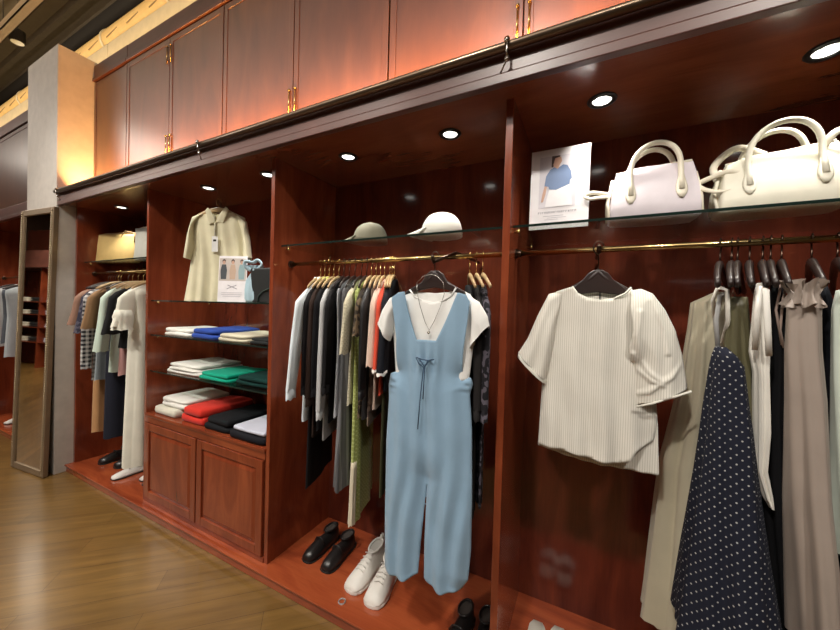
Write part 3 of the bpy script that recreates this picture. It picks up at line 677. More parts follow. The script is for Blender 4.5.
# tee and dungarees
TJ = 0.0; PJ = (-.535, -.10, 1.6)
def pj(pts): return [on(x, y, PJ, TJ) for x, y in pts]
te = empty('tee_shirt', PJ, 0, 'white short sleeved tee shirt under the blue dungarees', 'tee shirt')
wt = F('white_jersey', (0.84, 0.83, 0.8), rough=.9)
tf = pj([(411, 290), (416, 297), (424, 301), (434, 303), (444, 301), (452, 296), (457, 288), (470, 294), (476, 302), (474, 340), (469, 380), (430, 384), (396, 375), (394, 340), (392, 302), (398, 296)])
panel(tf, PJ, TJ, .014, .003, .06, open_=(0, 1, 2, 3, 4, 5, 10, 11), ph=1.3).build('front_panel', wt, te, smooth=True, solid=.0012)
tb = pj([(411, 290), (420, 292), (434, 293), (448, 292), (457, 288), (470, 294), (476, 302), (474, 340), (469, 380), (430, 384), (396, 375), (394, 340), (392, 302), (398, 296)])
panel(tb, PJ, TJ, .012, .003, .06, side=-1, open_=(0, 1, 2, 3, 8, 9), ph=1.3).build('back_panel', wt, te, smooth=True, solid=.0012)
strip(pj([(411, 290), (416, 297), (424, 301), (434, 303), (444, 301), (452, 296), (457, 288)]), PJ, TJ, .010, .003).build('neck_rib', wt, te, smooth=True)
sleeve3([((402, 293), (396, 312)), ((392, 298), (394, 325)), ((385, 309), (393, 336)), ((381, 320), (391, 341))], PJ, TJ, te, wt, b=.032, amp=.003)
sleeve3([((474, 318), (470, 296)), ((473, 332), (480, 302)), ((472, 344), (488, 316)), ((471, 348), (490, 326))], PJ, TJ, te, wt, b=.034, amp=.003)
du = empty('dungarees', PJ, 0, 'light blue wide leg dungarees with drawstring waist over white tee', 'dungarees')
bc_ = F('light_blue_cotton', (.26, .40, .54), rough=.85, sheen=.3)
def waist(u, z):
    return .012*np.exp(-((z-1.33)/.02)**2)*np.sin(u*190)
fr = pj([(396, 298), (403, 293), (409, 292), (412, 310), (416, 325), (421, 339), (440, 340), (447, 325), (455, 307), (461, 293), (469, 295), (473, 302), (470, 325), (466, 349), (463, 376), (471, 378), (473, 384), (470, 395), (472, 430), (472, 500), (471, 550), (468, 580), (462, 588), (445, 589), (430, 583), (424, 577), (424.5, 540), (427.5, 478), (421, 540), (418, 573), (408, 576), (394, 572), (385, 566), (385, 520), (386.5, 440), (389, 400), (389, 385), (391, 373), (399, 371), (401, 338)])
def gather(u, z):
    o = np.zeros(len(u))
    for (gx, gy) in ((391, 379), (472, 384)):
        a, c_ = on(gx, gy, PJ, TJ); o += .007*np.exp(-((u-a)/.03)**2-((z-c_)/.045)**2)*np.sin((z-c_)*240)
    c0, cz = on(430, 362, PJ, TJ); o += .009*np.exp(-((z-cz)/.05)**2)*np.sin((u-c0)*170)*np.exp(-((u-c0)/.06)**2)
    for lx, ly in (((428, 400), (427, 470)), ((408, 400), (404, 560)), ((448, 400), (448, 575))):
        a0 = on(*lx, PJ, TJ); a1 = on(*ly, PJ, TJ); t = np.clip((z-a0[1])/(a1[1]-a0[1]), 0, 1); uc = a0[0]+(a1[0]-a0[0])*t
        s_ = -1 if lx[0] == 428 else .7
        o += s_*.007*np.exp(-((u-uc)/.03)**2)*np.clip((a0[1]+.06-z)/.2, 0, 1)
    return o
up_ = (0, 1, 2, 3, 4, 5, 6, 7, 8, 9, 10, 11, 12, 13, 38, 39); hem = (22, 23, 24, 29, 30, 31)
panel(fr, PJ, TJ, .036, .007, .075, open_=up_+hem, ph=.9, res=.006, extra=gather).build('front_panel', bc_, du, smooth=True, solid=.0015)
bk = pj([(397, 330), (421, 333), (440, 334), (470, 332), (468, 349), (464, 376), (471, 378), (473, 384), (470, 395), (472, 430), (472, 500), (471, 550), (468, 580), (462, 586), (445, 587), (430, 581), (424, 577), (424.5, 540), (427.5, 478), (421, 540), (418, 573), (408, 574), (394, 570), (385, 566), (385, 520), (386.5, 440), (389, 400), (389, 385), (391, 373), (397, 371)])
panel(bk, PJ, TJ, .035, .006, .075, side=-1, open_=(0, 1, 2, 13, 14, 15, 20, 21, 22), ph=2, res=.01).build('back_panel', bc_, du, smooth=True)
def cord(pts, nm, m, r=.0022, off=.046): strip(pj(pts), PJ, TJ, off, r).build(nm, m, du, smooth=True)
cd_ = F('dark_blue_cord', (.05, .09, .15))
cord([(422, 356), (427, 358), (433, 359), (439, 358)], 'waist_tunnel', cd_)
cord([(426, 358), (430, 364), (428, 380), (426, 400), (424, 425)], 'drawstring', cd_, off=.054); cord([(434, 359), (431, 364), (430, 378), (429, 396)], 'drawstring', cd_, off=.054); cord([(422, 356), (425, 362), (430, 366), (434, 360)], 'drawstring', cd_, off=.052)
hd = hanger((-.535, -.10, 1.705), R(90), W_DARK, 'dark wooden hanger holding the tee and blue dungarees', 'broad dark hangers for face-out clothes', w=.13, neck=.062, fat=.009, drop=.085, ex=.7)
MB().prism([(-.13, -.15), (-.05, -.128), (0, -.120), (.05, -.128), (.13, -.15), (.125, -.136), (.055, -.1), (.036, -.07), (.016, -.056), (-.016, -.056), (-.036, -.07), (-.055, -.1), (-.125, -.136)], -.006, .006, 0).build('hanger_plate', W_DARK, hd, bevel=.003)
nk = empty('necklace', PJ, 0, 'thin silver necklace with small pendant over white tee', 'necklace')
strip(pj([(420, 283), (420, 292), (423, 306), (428, 322), (432, 330), (437, 321), (443, 307), (447, 294), (446, 283), (440, 277), (434, 275), (426, 277), (420, 283)]), PJ, TJ, .026, .0011).build('chain', STEEL, nk, smooth=True)
MB().lathe([(0, -.007), (.006, -.003), (.006, .003), (0, .007)], (on(432, 332, PJ, TJ)[0], -.03, on(432, 332, PJ, TJ)[1]-1.6), 12).build('pendant', STEEL, nk, smooth=True)

# polo shirt over the top glass shelf
PP = (-2.2, .15, 1.9); TP = R(34)
def pp(pts): return [on(x, y, PP, TP) for x, y in pts]
po = empty('polo_shirt', PP, 0, 'cream short sleeved polo shirt hanging over folded tops', 'polo shirt')
pc = F('cream_knit', (0.72, 0.67, 0.47), rough=.85)
pf = pp([(209, 212), (213, 218), (218, 224), (224, 219), (230, 211), (245, 218), (247, 232), (246, 258), (247, 280), (249, 301), (225, 302), (200, 302), (184, 301), (188, 280), (192, 255), (194, 232), (196, 217)])
panel(pf, PP, TP, .035, .009, .075, open_=(0, 1, 2, 3, 9, 10, 11), ph=.5).build('front_panel', pc, po, smooth=True, solid=.0015)
panel(pp([(209, 212), (219, 214), (230, 211), (245, 218), (247, 232), (246, 258), (247, 280), (249, 301), (225, 302), (200, 302), (184, 301), (188, 280), (192, 255), (194, 232), (196, 217)]), PP, TP, .015, .005, .075, side=-1, open_=(0, 1, 7, 8, 9), ph=1.5).build('back_panel', pc, po, smooth=True)
sleeve3([((203, 214), (194, 225)), ((195, 217), (194, 238)), ((190, 235), (195, 248)), ((186.5, 258), (192, 260))], PP, TP, po, pc, b=.05, amp=.003)
sleeve3([((246, 240), (237, 214)), ((245, 250), (247, 222)), ((245, 258), (250, 240)), ((245, 262), (251.5, 258))], PP, TP, po, pc, b=.05, amp=.003)
for s in (([(208, 212), (211, 209), (217, 218), (218, 224), (212, 226)]), ([(231, 211), (228, 208), (221, 217), (218, 224), (226, 224)])):
    panel(pp(s), PP, TP, .01, .0, .05, res=.006, base=.035).build('collar', pc, po, smooth=True, solid=.004)
strip(pp([(218, 224), (218, 240)]), PP, TP, .04, .006).build('placket', F('cream_placket', (.5, .46, .32)), po, smooth=True)
MB().box((-.001, -.001, 0), (.001, .001, .001)).build('button', WHITEP, po)
ht = empty('hang_tag', PP, 0, 'white paper hang tag on the cream polo shirt', 'tag')
def flatq(pts, off, p0, th, pr): return panel(pp(pts) if p0 is PP else pts, p0, th, 0, 0, .05, res=.006, base=off, open_=range(len(pts)))
flatq([(215.5, 238), (221.5, 238), (221.5, 253), (215.5, 253)], .052, PP, TP, pp).build('card', WHITEP, ht, solid=.001)
flatq([(217, 241), (220, 241), (220, 243), (217, 243)], .054, PP, TP, pp).build('printed_line', DARKC, ht)
strip(pp([(218.5, 238), (218, 228)]), PP, TP, .048, .001).build('string', WHITEP, ht)
pu, pz = on(219, 204, PP, TP)
hp_ = hanger((PP[0]+pu*math.cos(TP), PP[1]+pu*math.sin(TP), 2.18), TP+R(90), W_HANG, 'reddish wooden hanger holding the cream polo shirt', None, w=.15, neck=.055, fat=.014, drop=.06)

# ------------------------------------------------------------------ folded clothes
def folded(x0, x1, y0, y1, z, h, m, label, group, layers=2, rz=0, cat='folded top', tiltx=0):
    w, d = x1-x0, y1-y0
    root = empty('folded_top', ((x0+x1)/2, (y0+y1)/2, z), rz, label, cat, group)
    for L in range(layers):
        hh = h/layers; rows = []; n = 44; zz = L*hh
        ws = w/2*(1-.05*L); ds = d/2*(1-.04*L); ph = random.uniform(0, 6)
        for t, sc in ((0, .93), (.12, .985), (.5, 1.0), (.85, .985), (1, .93)):
            ring = []
            for k in range(n):
                q = 2*PI*k/n; c, s = math.cos(q), math.sin(q)
                ex = .22
                X = ws*sc*math.copysign(abs(c)**ex, c)+.004*math.sin(3*q+ph); Y = ds*sc*math.copysign(abs(s)**ex, s)+.006*math.sin(2*q+ph)
                ring.append((X, Y, zz+hh*t*.98+(.004*t*math.sin(X*20+ph) if t > .2 else 0)))
            rows.append(ring)
        top = rows[-1]
        for sc in (.7, .35):
            rows.append([(x*sc, y*sc, zz+hh*.98+.004*math.sin(x*sc*18+ph)+.003*math.sin(y*14)+.003) for x, y, _ in top])
        MB().rings(rows).build('fold_layer', m, root, smooth=True)
    # collar lying on top
    pts = [(-.05+.0*w, -d*.28, h+.006), (-.06, -d*.36, h+.008), (0, -d*.42, h+.009), (.06, -d*.36, h+.008), (.05, -d*.28, h+.006)]
    return root
GF = 'folded tops on the wardrobe shelves'
FW = F('fold_white', (0.74, 0.73, 0.68)); FC = F('fold_cream', (.62, .6, .5)); FB = F('fold_blue', (.025, .07, .36)); FK = F('fold_black', (0.006, 0.007, 0.009)); FG = F('fold_green', (0, 0.3, 0.19)); FDG = F('fold_dark_green', (0.002, 0.03, 0.026)); FR = F('fold_red', (0.6, 0.03, 0.018)); FL = F('fold_lavender', (.55, .57, .68)); FCH = F('fold_charcoal', (0.013, 0.015, 0.016)); FBG = F('fold_beige', (.6, .55, .42))
folded(-2.76, -2.42, .06, .40, 1.265, .05, FW, 'white folded top left of the blue one on the upper shelf', GF)
folded(-2.40, -2.13, .05, .42, 1.265, .065, FB, 'royal blue folded top on the upper shelf', GF)
folded(-2.11, -1.85, .05, .42, 1.265, .045, FBG, 'off white folded top right of the blue one', GF)
folded(-1.84, -1.60, .07, .42, 1.265, .032, FCH, 'dark charcoal folded top at right end of the upper shelf', GF)
folded(-2.70, -2.31, .05, .42, 1.005, .065, FW, 'white folded top left of the green one on the middle shelf', GF, 3)
folded(-2.29, -1.98, .04, .36, 1.005, .045, FG, 'emerald green folded top on the middle shelf', GF)
folded(-1.97, -1.60, .07, .44, 1.005, .055, FDG, 'dark green folded top at right end of the middle shelf', GF)
folded(-2.80, -2.50, .02, .40, .7025, .05, FC, 'cream folded top at bottom left on the cabinet', GF, 1)
folded(-2.78, -2.46, .06, .42, .756, .06, FW, 'white folded top resting on the cream one', GF, 2)
folded(-2.45, -2.20, .02, .42, .7025, .10, FR, 'bright red folded tops on the cabinet beside the white ones', GF, 2)
folded(-2.19, -1.93, .02, .42, .7025, .075, FK, 'black folded top right of the red ones on the cabinet', GF, 2)
folded(-1.915, -1.60, .0, .42, .7025, .045, F('fold_ink', (0.008, 0.008, 0.012)), 'black folded top under the lavender white one', GF, 1)
folded(-1.89, -1.61, .01, .30, .7525, .022, FL, 'lavender white folded top at right end of the cabinet', GF, 1)

# ------------------------------------------------------------------ picture cards
def card(name, label, p, th, w, h, lean=-.06):
    r = empty(name, p, th, label, 'sign'); r.rotation_euler = (lean, 0, th)
    MB().box((-w/2, 0, 0), (w/2, .003, h)).build('card', plain('card_white', (.83, .8, .82), .35), r, bevel=.0006)
    return r
def flat(par, name, pts, m, y): return MB().add([(a, y, b) for a, b in pts], [tuple(range(len(pts)))]).build(name, m, par)
cr = card('picture_card', 'white picture card with photo of person in blue blouse', (-.125, .155, 1.836), R(0), .218, .325)
flat(cr, 'photo', [(-.075, .085), (.06, .085), (.06, .295), (-.075, .295)], plain('photo_ground', (.66, .63, .68)), -.0006)
SK = plain('print_skin', (.55, .33, .24)); BLU = plain('print_blue', (.13, .2, .36)); PW = plain('print_white', (.8, .78, .8)); HR = plain('print_hair', (.06, .035, .03))
fig = [('printed_hair', [(-.03, .295), (-.031, .25), (-.024, .248), (-.018, .283), (.0, .287), (.0, .295)], HR), ('printed_face', [(-.024, .26), (-.018, .285), (.004, .289), (.008, .27), (-.002, .252), (-.004, .24), (-.02, .238)], SK),
       ('printed_arm', [(-.052, .185), (-.043, .185), (-.05, .14), (-.058, .11), (-.066, .11), (-.062, .14)], SK),
       ('printed_blouse', [(-.02, .248), (-.035, .24), (-.05, .215), (-.055, .175), (-.04, .172), (-.036, .16), (-.01, .155), (.02, .166), (.038, .172), (.04, .19), (.046, .195), (.042, .225), (.028, .25), (.012, .255), (.0, .247), (-.008, .24)], BLU),
       ('printed_trousers', [(-.036, .158), (-.01, .155), (.02, .166), (.036, .172), (.044, .14), (.05, .088), (-.05, .088), (-.045, .12)], PW)]
for i, (n_, pts, m) in enumerate(fig): flat(cr, n_, pts, m, -.001-.0003*i)
GT = plain('print_grey', (.3, .28, .32)); LG = plain('print_light_grey', (.52, .5, .54))
mb = MB(); x = -.075
random.seed(3)
while x < .062:
    w = random.choice((.005, .006, .007, .004)); g = .0045
    if random.random() > .14:
        mb.box((x, -.0012, .062), (x+.0016, -.0008, .070)).box((x, -.0012, .0685), (x+w, -.0008, .070)).box((x, -.0012, .0655), (x+w*.8, -.0008, .0667))
        if random.random() > .5: mb.box((x+w-.0014, -.0012, .062), (x+w, -.0008, .070))
    x += w+.0028
mb.build('headline_text', GT, cr)
MB().box((-.055, -.0012, .050), (.02, -.0008, .0525)).box((-.04, -.0012, .043), (.03, -.0008, .045)).box((-.05, -.0012, .036), (.0, -.0008, .038)).build('small_text', LG, cr)

uL = at(221, 302, .12)
c2 = card('picture_card', 'small white card with three fashion photos before polo shirt', (-2.045, .10, 1.5125), R(22), .19, .295, -.05)
flat(c2, 'photo', [(-.09, .135), (.09, .135), (.09, .28), (-.09, .28)], plain('photo_beige', (.52, .46, .42)), -.0006)
for k, (cx, dr) in enumerate(((-.06, (.06, .07, .08)), (0., (.5, .36, .27)), (.06, (.25, .36, .38)))):
    flat(c2, 'printed_dress', [(cx-.014, .24), (cx+.014, .24), (cx+.022, .2), (cx+.018, .145), (cx-.018, .145), (cx-.022, .2)], plain('print_dress_%d' % k, dr), -.001)
    flat(c2, 'printed_head', [(cx-.008, .243), (cx+.008, .243), (cx+.01, .262), (cx, .27), (cx-.01, .262)], SK, -.0012)
    flat(c2, 'printed_hair', [(cx-.011, .25), (cx-.007, .262), (cx, .265), (cx+.007, .262), (cx+.011, .25), (cx+.011, .268), (cx, .276), (cx-.011, .268)], HR, -.0015)
def barq(a, b, w):
    dx, dz = b[0]-a[0], b[1]-a[1]; L = math.hypot(dx, dz); nx, nz = -dz/L*w, dx/L*w
    return [(a[0]+nx, a[1]+nz), (b[0]+nx, b[1]+nz), (b[0]-nx, b[1]-nz), (a[0]-nx, a[1]-nz)]
flat(c2, 'crossed_mark', barq((-.035, .083), (.03, .108), .0022), GT, -.001); flat(c2, 'crossed_mark', barq((-.03, .108), (.035, .083), .0022), GT, -.0013)
MB().box((-.07, -.0012, .058), (.07, -.0008, .061)).box((-.07, -.0012, .046), (.07, -.0008, .049)).box((-.06, -.0012, .034), (.06, -.0008, .037)).build('small_text', LG, c2)

# ------------------------------------------------------------------ bags
def satchel(name, label, p, rz, w, h, d, m, m2, handles=True, hh=.11, strap=True, lean=0, group=None):
    r = empty(name, p, rz, label, 'bag', group)
    out = []; n = 48
    for t, sw, sd in ((0, .94, .92), (.04, 1.0, 1.0), (.25, .99, .98), (.55, .95, .8), (.8, .90, .5), (.95, .86, .28), (1.0, .84, .22)):
        ring = []
        for k in range(n):
            q = 2*PI*k/n; c, s = math.cos(q), math.sin(q)
            ring.append((w/2*sw*math.copysign(abs(c)**.3, c), d/2*sd*math.copysign(abs(s)**.35, s)+.003*math.sin(5*q), h*t+lean*t*(c*.5)*1.0+.004*t*math.sin(3*q)))
        out.append(ring)
    MB().rings(out).build('bag_body', m, r, smooth=True)
    MB().tube([(-w*.42, 0, h+.002-lean*.5), (0, 0, h+.003), (w*.42, 0, h+.002+lean*.5)], .006, 8, flat=.6).build('zip_top', m2, r, smooth=True)
    for s in (-1, 1):       # side gussets tucked in
        MB().tube([(s*w*.5, -d*.30, h*.08), (s*w*.515, -d*.1, h*.4), (s*w*.46, 0, h*.85)], .006, 8).tube([(s*w*.5, d*.30, h*.08), (s*w*.515, d*.1, h*.4), (s*w*.46, 0, h*.85)], .006, 8).build('side_piping', m2, r, smooth=True)
    if handles:
        for s in (-1, 1):
            y = s*d*.26; pts = []; a = w*.27
            for i in range(17):
                t = PI*i/16; pts.append((-a*math.cos(t), y*(1.15-.3*math.sin(t)), h*.86+hh*math.sin(t)**.8+lean*-math.cos(t)*.27))
            pts = [(-a, s*d*.47, h*.45-lean*.2), (-a, s*d*.38, h*.65-lean*.2)]+pts+[(a, s*d*.38, h*.65+lean*.2), (a, s*d*.47, h*.45+lean*.2)]
            MB().tube(pts, .0085, 12).build('handle', m2, r, smooth=True)
            for q in (-1, 1):
                rr = []
                for t in range(7):
                    zz = h*.30+t*h*.075; wd_ = [.006, .014, .017, .016, .013, .010, .008][t]; yy = s*(d/2*(.99-.16*t/6*1.9)+.002)
                    rr.append([(q*a+wd_*math.cos(2*PI*k/10), yy+s*.004*math.sin(2*PI*k/10), zz+q*lean*.2) for k in range(10)])
                MB().rings(rr).build('handle_tab', m2, r, smooth=True)
    return r
lav = plain('lavender_leather', (0.66, 0.6, 0.64), .5); ivl = plain('ivory_leather', (0.78, 0.72, 0.58), .45); crl = plain('cream_leather', (0.8, 0.77, 0.64), .5)
b1 = satchel('handbag', 'small pale lavender handbag with arched cream handle', (.185, .17, 1.836), R(3), .27, .19, .13, lav, ivl, hh=.105, lean=.02)
MB().tube(smooth([(.13, 0, .12), (.17, -.01, .135), (.21, -.03, .14), (.235, -.04, .115), (.22, -.05, .085), (.18, -.04, .075), (.15, -.02, .09), (.135, 0, .11)]), .0085, 10, flat=.6).build('strap_loop', ivl, b1, smooth=True)
MB().tube(smooth([(-.125, 0, .11), (-.16, -.01, .115), (-.195, -.015, .12), (-.215, -.015, .11), (-.2, -.02, .098), (-.165, -.015, .1), (-.13, -.01, .1)]), .0085, 10, flat=.6).build('strap_knot', ivl, b1, smooth=True)
b2 = satchel('handbag', 'large cream handbag with two arched handles at right', (.515, .18, 1.836), R(-2), .30, .185, .15, crl, crl, hh=.115, lean=.03)
MB().tube(smooth([(-.14, .02, .13), (-.15, .03, .18), (-.12, .03, .22), (-.08, .03, .235), (-.02, .03, .2)]), .011, 10, flat=.45).build('strap', ivl, b2, smooth=True)
MB().tube(smooth([(.09, -.02, .18), (.11, -.03, .215), (.14, -.03, .22), (.155, -.02, .19), (.15, 0, .13)]), .011, 10, flat=.45).build('strap', ivl, b2, smooth=True)
def flatbag(label, p, rz, w, h, m, m2):
    r = empty('clutch_bag', p, rz, label, 'bag', 'small bags on the left bay shelf'); out = []
    for t, sw, sd in ((0, .95, .9), (.06, 1, 1), (.5, .98, .7), (.9, 1.03, .3), (1, 1.04, .22)):
        out.append([(w/2*sw*math.copysign(abs(math.cos(2*PI*k/40))**.3, math.cos(2*PI*k/40)), .045*sd*math.sin(2*PI*k/40), h*t+.01*t*abs(math.cos(2*PI*k/40))) for k in range(40)])
    MB().rings(out).build('bag_body', m, r, smooth=True)
    MB().tube([(-w*.45, 0, h), (-w*.3, 0, h+.012), (w*.3, 0, h+.012), (w*.45, 0, h)], .008, 8, flat=.5).build('bag_rim', m2, r, smooth=True)
    MB().tube([(w*.1, -.01, h*.9), (w*.2, -.01, h+.03), (w*.42, -.01, h+.01), (w*.44, -.02, h*.7)], .005, 8).build('strap', m2, r, smooth=True)
    return r
flatbag('tan yellow bag on the left bay shelf', (-3.78, .2, 1.836), R(12), .50, .25, plain('tan_leather', (.6, .42, .16), .5), plain('dark_tan', (.34, .22, .1), .5))
flatbag('pale grey bag beside the divider on the left bay shelf', (-3.18, .2, 1.836), R(8), .44, .26, plain('grey_leather', (.5, .5, .44), .5), crl)

# blue pouch and black bag beside the polo
pb = empty('drawstring_pouch', (-1.90, .16, 1.5125), R(25), 'pale blue gathered pouch with knotted top beside the picture card', 'bag')
out = []
for t, r_, am in ((0, .05, .0), (.02, .062, .003), (.08, .06, .006), (.14, .05, .009), (.185, .025, .005), (.20, .02, .003), (.215, .035, .008), (.235, .045, .012)):
    out.append([((r_+am*math.sin(9*2*PI*k/54))*math.cos(2*PI*k/54)*1.0, (r_+am*math.sin(9*2*PI*k/54))*math.sin(2*PI*k/54)*.6, t) for k in range(54)])
pm = F('pouch_blue', (.42, .58, .66)); MB().rings(out, cap1=False).build('pouch_body', pm, pb, smooth=True)
MB().tube(smooth([(-.02, -.02, .2), (-.05, -.03, .225), (-.045, -.035, .255), (0, -.03, .25), (.03, -.03, .265), (.055, -.03, .24), (.02, -.025, .205)]), .011, 10, flat=.6).build('knot', pm, pb, smooth=True)
MB().tube([(.0, -.03, .205), (.035, -.035, .2), (.06, -.035, .21)], .008, 8, flat=.6).build('tie_end', pm, pb, smooth=True)
kb = empty('tote_bag', (-1.80, .17, 1.5125), R(6), 'flat black tote bag standing at right end beside blue pouch', 'bag')
MB().prism([(-.105, 0), (.105, 0), (.112, .215), (-.112, .215)], -.03, .03, 1).build('bag_body', plain('black_leather', (.014, .016, .016), .5), kb, bevel=.008)
MB().tube([(-.04, -.034, .0), (-.035, -.036, .04), (.0, -.037, .07), (.06, -.037, .09), (.1, -.036, .1)], .004, 8).build('handle', plain('dark_green_trim', (.02, .04, .03), .5), kb, smooth=True)
MB().tube([(-.08, 0, .216), (.1, 0, .216)], .003, 8).build('zip_top', STEEL, kb)

# ------------------------------------------------------------------ caps
def cap(label, p, rz, m, s=1.0):
    r = empty('baseball_cap', p, rz, label, 'cap', 'caps on the glass shelf')
    out = []
    for i in range(9):
        t = i/8*PI/2; rr = .085*s*math.cos(t)**.72 if i < 8 else .004; z = .105*s*math.sin(t)
        out.append([(rr*1.12*math.cos(2*PI*k/36)*(1+.012*math.cos(6*2*PI*k/36)), rr*math.sin(2*PI*k/36)*(1+.012*math.cos(6*2*PI*k/36)), z+.004) for k in range(36)])
    MB().rings(out).build('crown', m, r, smooth=True)
    out = []; n = 13
    top, bot = [], []
    for i in range(6):
        ra = i/5
        ring = []
        for k in range(n):
            a = (-1+2*k/(n-1))*1.15; x = -(.085*s*1.05*math.cos(a)+ra*.075*s*math.cos(a)**.6 if math.cos(a) > 0 else 0); y = .088*s*math.sin(a)*(1-.05*ra)
            ring.append((x, y, .012*s-.012*ra-.018*(abs(a)/1.15)**2*ra+.0))
        top.append(ring)
    vs = [q for rg in top for q in rg]; m_ = MB(); fs = [(i*n+k, i*n+k+1, (i+1)*n+k+1, (i+1)*n+k) for i in range(5) for k in range(n-1)]
    zmin = min(v[2] for v in vs); vs = [(a, b, c-zmin+.004) for a, b, c in vs]
    m_.add(vs, fs).build('brim', m, r, smooth=True, solid=.005)
    MB().lathe([(0, .0), (.007, .0), (.006, .005), (0, .007)], (0, 0, .106*s), 12).build('top_button', m, r, smooth=True)
    return r
cap('grey olive baseball cap on the glass shelf', (-1.045, .19, 1.836), R(0), F('olive_twill', (.19, .18, .13)), 1.0)
cap('white baseball cap on the glass shelf', (-.63, .17, 1.836), R(0), F('white_twill', (.74, .73, .66)), 1.05)

# ------------------------------------------------------------------ shoes (toe toward -y)
def shoe(kind, label, p, rz, m, sole, group, L=.25, side_=1):
    r = empty({'sneaker': 'sneaker', 'loafer': 'loafer', 'flat': 'flat_shoe', 'mule': 'mule'}[kind], p, rz, label, 'shoe', group)
    S = L/.25; out = []; n = 28
    if kind == 'sneaker': prof = [(-.125, .02, .018, .03), (-.118, .034, .035, .03), (-.09, .044, .05, .03), (-.05, .046, .066, .03), (-.01, .041, .088, .03), (.03, .036, .1, .03), (.07, .034, .098, .03), (.10, .032, .112, .03), (.118, .024, .115, .03)]
    elif kind == 'loafer': prof = [(-.125, .018, .025, .02), (-.118, .032, .04, .02), (-.09, .042, .052, .02), (-.05, .044, .064, .02), (-.01, .04, .074, .02), (.03, .036, .072, .02), (.08, .034, .078, .02), (.11, .028, .084, .02), (.12, .018, .084, .02)]
    else: prof = [(-.125, .016, .014, .01), (-.118, .03, .026, .01), (-.09, .038, .036, .01), (-.05, .041, .046, .01), (-.01, .038, .05, .01), (.03, .033, .042, .01), (.08, .032, .046, .01), (.11, .026, .052, .01), (.12, .016, .052, .01)]
    if kind == 'mule': prof = prof[:5]+[(0.0, .037, .05, .01)]
    for y, w, h, b in prof:
        ring = []
        for k in range(n):
            q = 2*PI*k/n; c, s = math.cos(q), math.sin(q)
            zz = b*.55+(h-b*.55)*(s if s > 0 else 0)**.8 if s > 0 else b*.55
            w_ = w*(1.15 if kind == 'sneaker' else 1); ring.append((w_*math.copysign(abs(c)**.75, c)*(1-.25*max(0, s))*S, y*S, zz*S))
        out.append(ring)
    MB().rings(out).build('upper', m, r, smooth=True)
    sp = []; t = .018 if kind == 'sneaker' else .009
    def outline(z, g):
        pts = []
        ys = [-.128, -.12, -.1, -.06, -.02, .02, .06, .1, .12, .126]; ws = [.012, .032, .043, .047, .042, .037, .036, .034, .025, .01]
        ws = [w*(1.14 if kind == 'sneaker' else 1) for w in ws]
        for y, w in zip(ys, ws): pts.append((w*g*S, y*S*1.0, z))
        for y, w in list(zip(ys, ws))[::-1]: pts.append((-w*g*S, y*S, z))
        return pts
    MB().rings([outline(0, .95), outline(t*.5, 1.04), outline(t, 1.0)]).build('sole', sole, r, smooth=False, bevel=.002)
    ins = plain('shoe_inside_'+('dark' if kind == 'loafer' else 'light'), (.05, .04, .035) if kind == 'loafer' else (.5, .48, .44), .8)
    hz = {'sneaker': .104, 'loafer': .078, 'flat': .045, 'mule': .0}[kind]
    if kind != 'mule':
        MB().lathe([(0, 0), (.8, .0), (1.0, .002), (1.1, -.004)], (0, 0, 0), 20).build('opening', ins, r, smooth=True)
        o = [c for c in bpy.data.objects if c.parent == r and c.name.startswith('opening')][-1]; o.location = (0, .07*S, hz*S+.004); o.scale = (.026*S, .042*S, 1)
        if kind == 'sneaker': o.rotation_euler.x = R(12)
        MB().tube([(.028*math.cos(a)*S, (.07+.046*math.sin(a))*S, (hz+.008+.010*math.sin(a)*(kind == 'sneaker'))*S) for a in [2*PI*k/20 for k in range(20)]], .005*S, 8, closed=True).build('collar', m, r, smooth=True)
    else:
        MB().rings([[(w*g, y, zz) for w, y in [(.028, .0), (.033, .05), (.032, .1), (.02, .122), (-.02, .122), (-.032, .1), (-.033, .05), (-.028, 0)]] for g, zz in ((1, .01), (.96, .014))]).build('insole', plain('mule_insole', (.72, .68, .6), .6), r, smooth=True)
    if kind == 'sneaker':
        for i in range(5):
            y = (-.055+.018*i)*S; z = (.066+.0085*i+.004)*S
            MB().tube([(-.022*S, y-.003, z-.004), (0, y, z+.003), (.022*S, y-.003, z-.004)], .0028, 8).build('lace', m, r, smooth=True)
        MB().tube([(0, .118*S, .105*S), (0, .128*S, .125*S), (0, .126*S, .142*S), (0, .116*S, .138*S), (0, .113*S, .11*S)], .004, 8, flat=2.0).build('pull_tab', m, r, smooth=True)
        MB().box((-.012, .035, .09), (.012, .04, .118)).build('tongue', m, r, bevel=.004)
    if kind == 'loafer':
        MB().tube([(-.036*S, -.02*S, .045*S), (-.02*S, -.022*S, .072*S), (0, -.022*S, .077*S), (.02*S, -.022*S, .072*S), (.036*S, -.02*S, .045*S)], .006*S, 8, flat=.5).build('strap', m, r, smooth=True)
        MB().box((-.03*S, .075*S, 0), (.03*S, .12*S, .02*S)).build('heel', sole, r, bevel=.003)
    if kind == 'flat':
        MB().tube([(-.012, -.02, .05), (-.02, -.028, .054), (0, -.022, .056), (.02, -.028, .054), (.012, -.02, .05)], .0035, 8).build('bow', plain('bow_grey', (.25, .24, .22)), r, smooth=True)
    return r
WL = plain('white_shoe_leather', (.74, .71, .66), .5); KL = plain('black_shoe_leather', (.014, .012, .012), .3); SO = plain('black_sole', (.01, .01, .01), .6); WSO = plain('white_sole', (.76, .73, .68), .55)
z = ZP+.0005
PS = 'pairs of shoes on the wardrobe plinth'
shoe('sneaker', 'white sneaker, left one of the pair beside blue dungarees', (-1.02, .20, z), R(-4), WL, WSO, PS, .27)
shoe('sneaker', 'white sneaker, right one of the pair beside blue dungarees', (-.90, .18, z), R(6), WL, WSO, PS, .27)
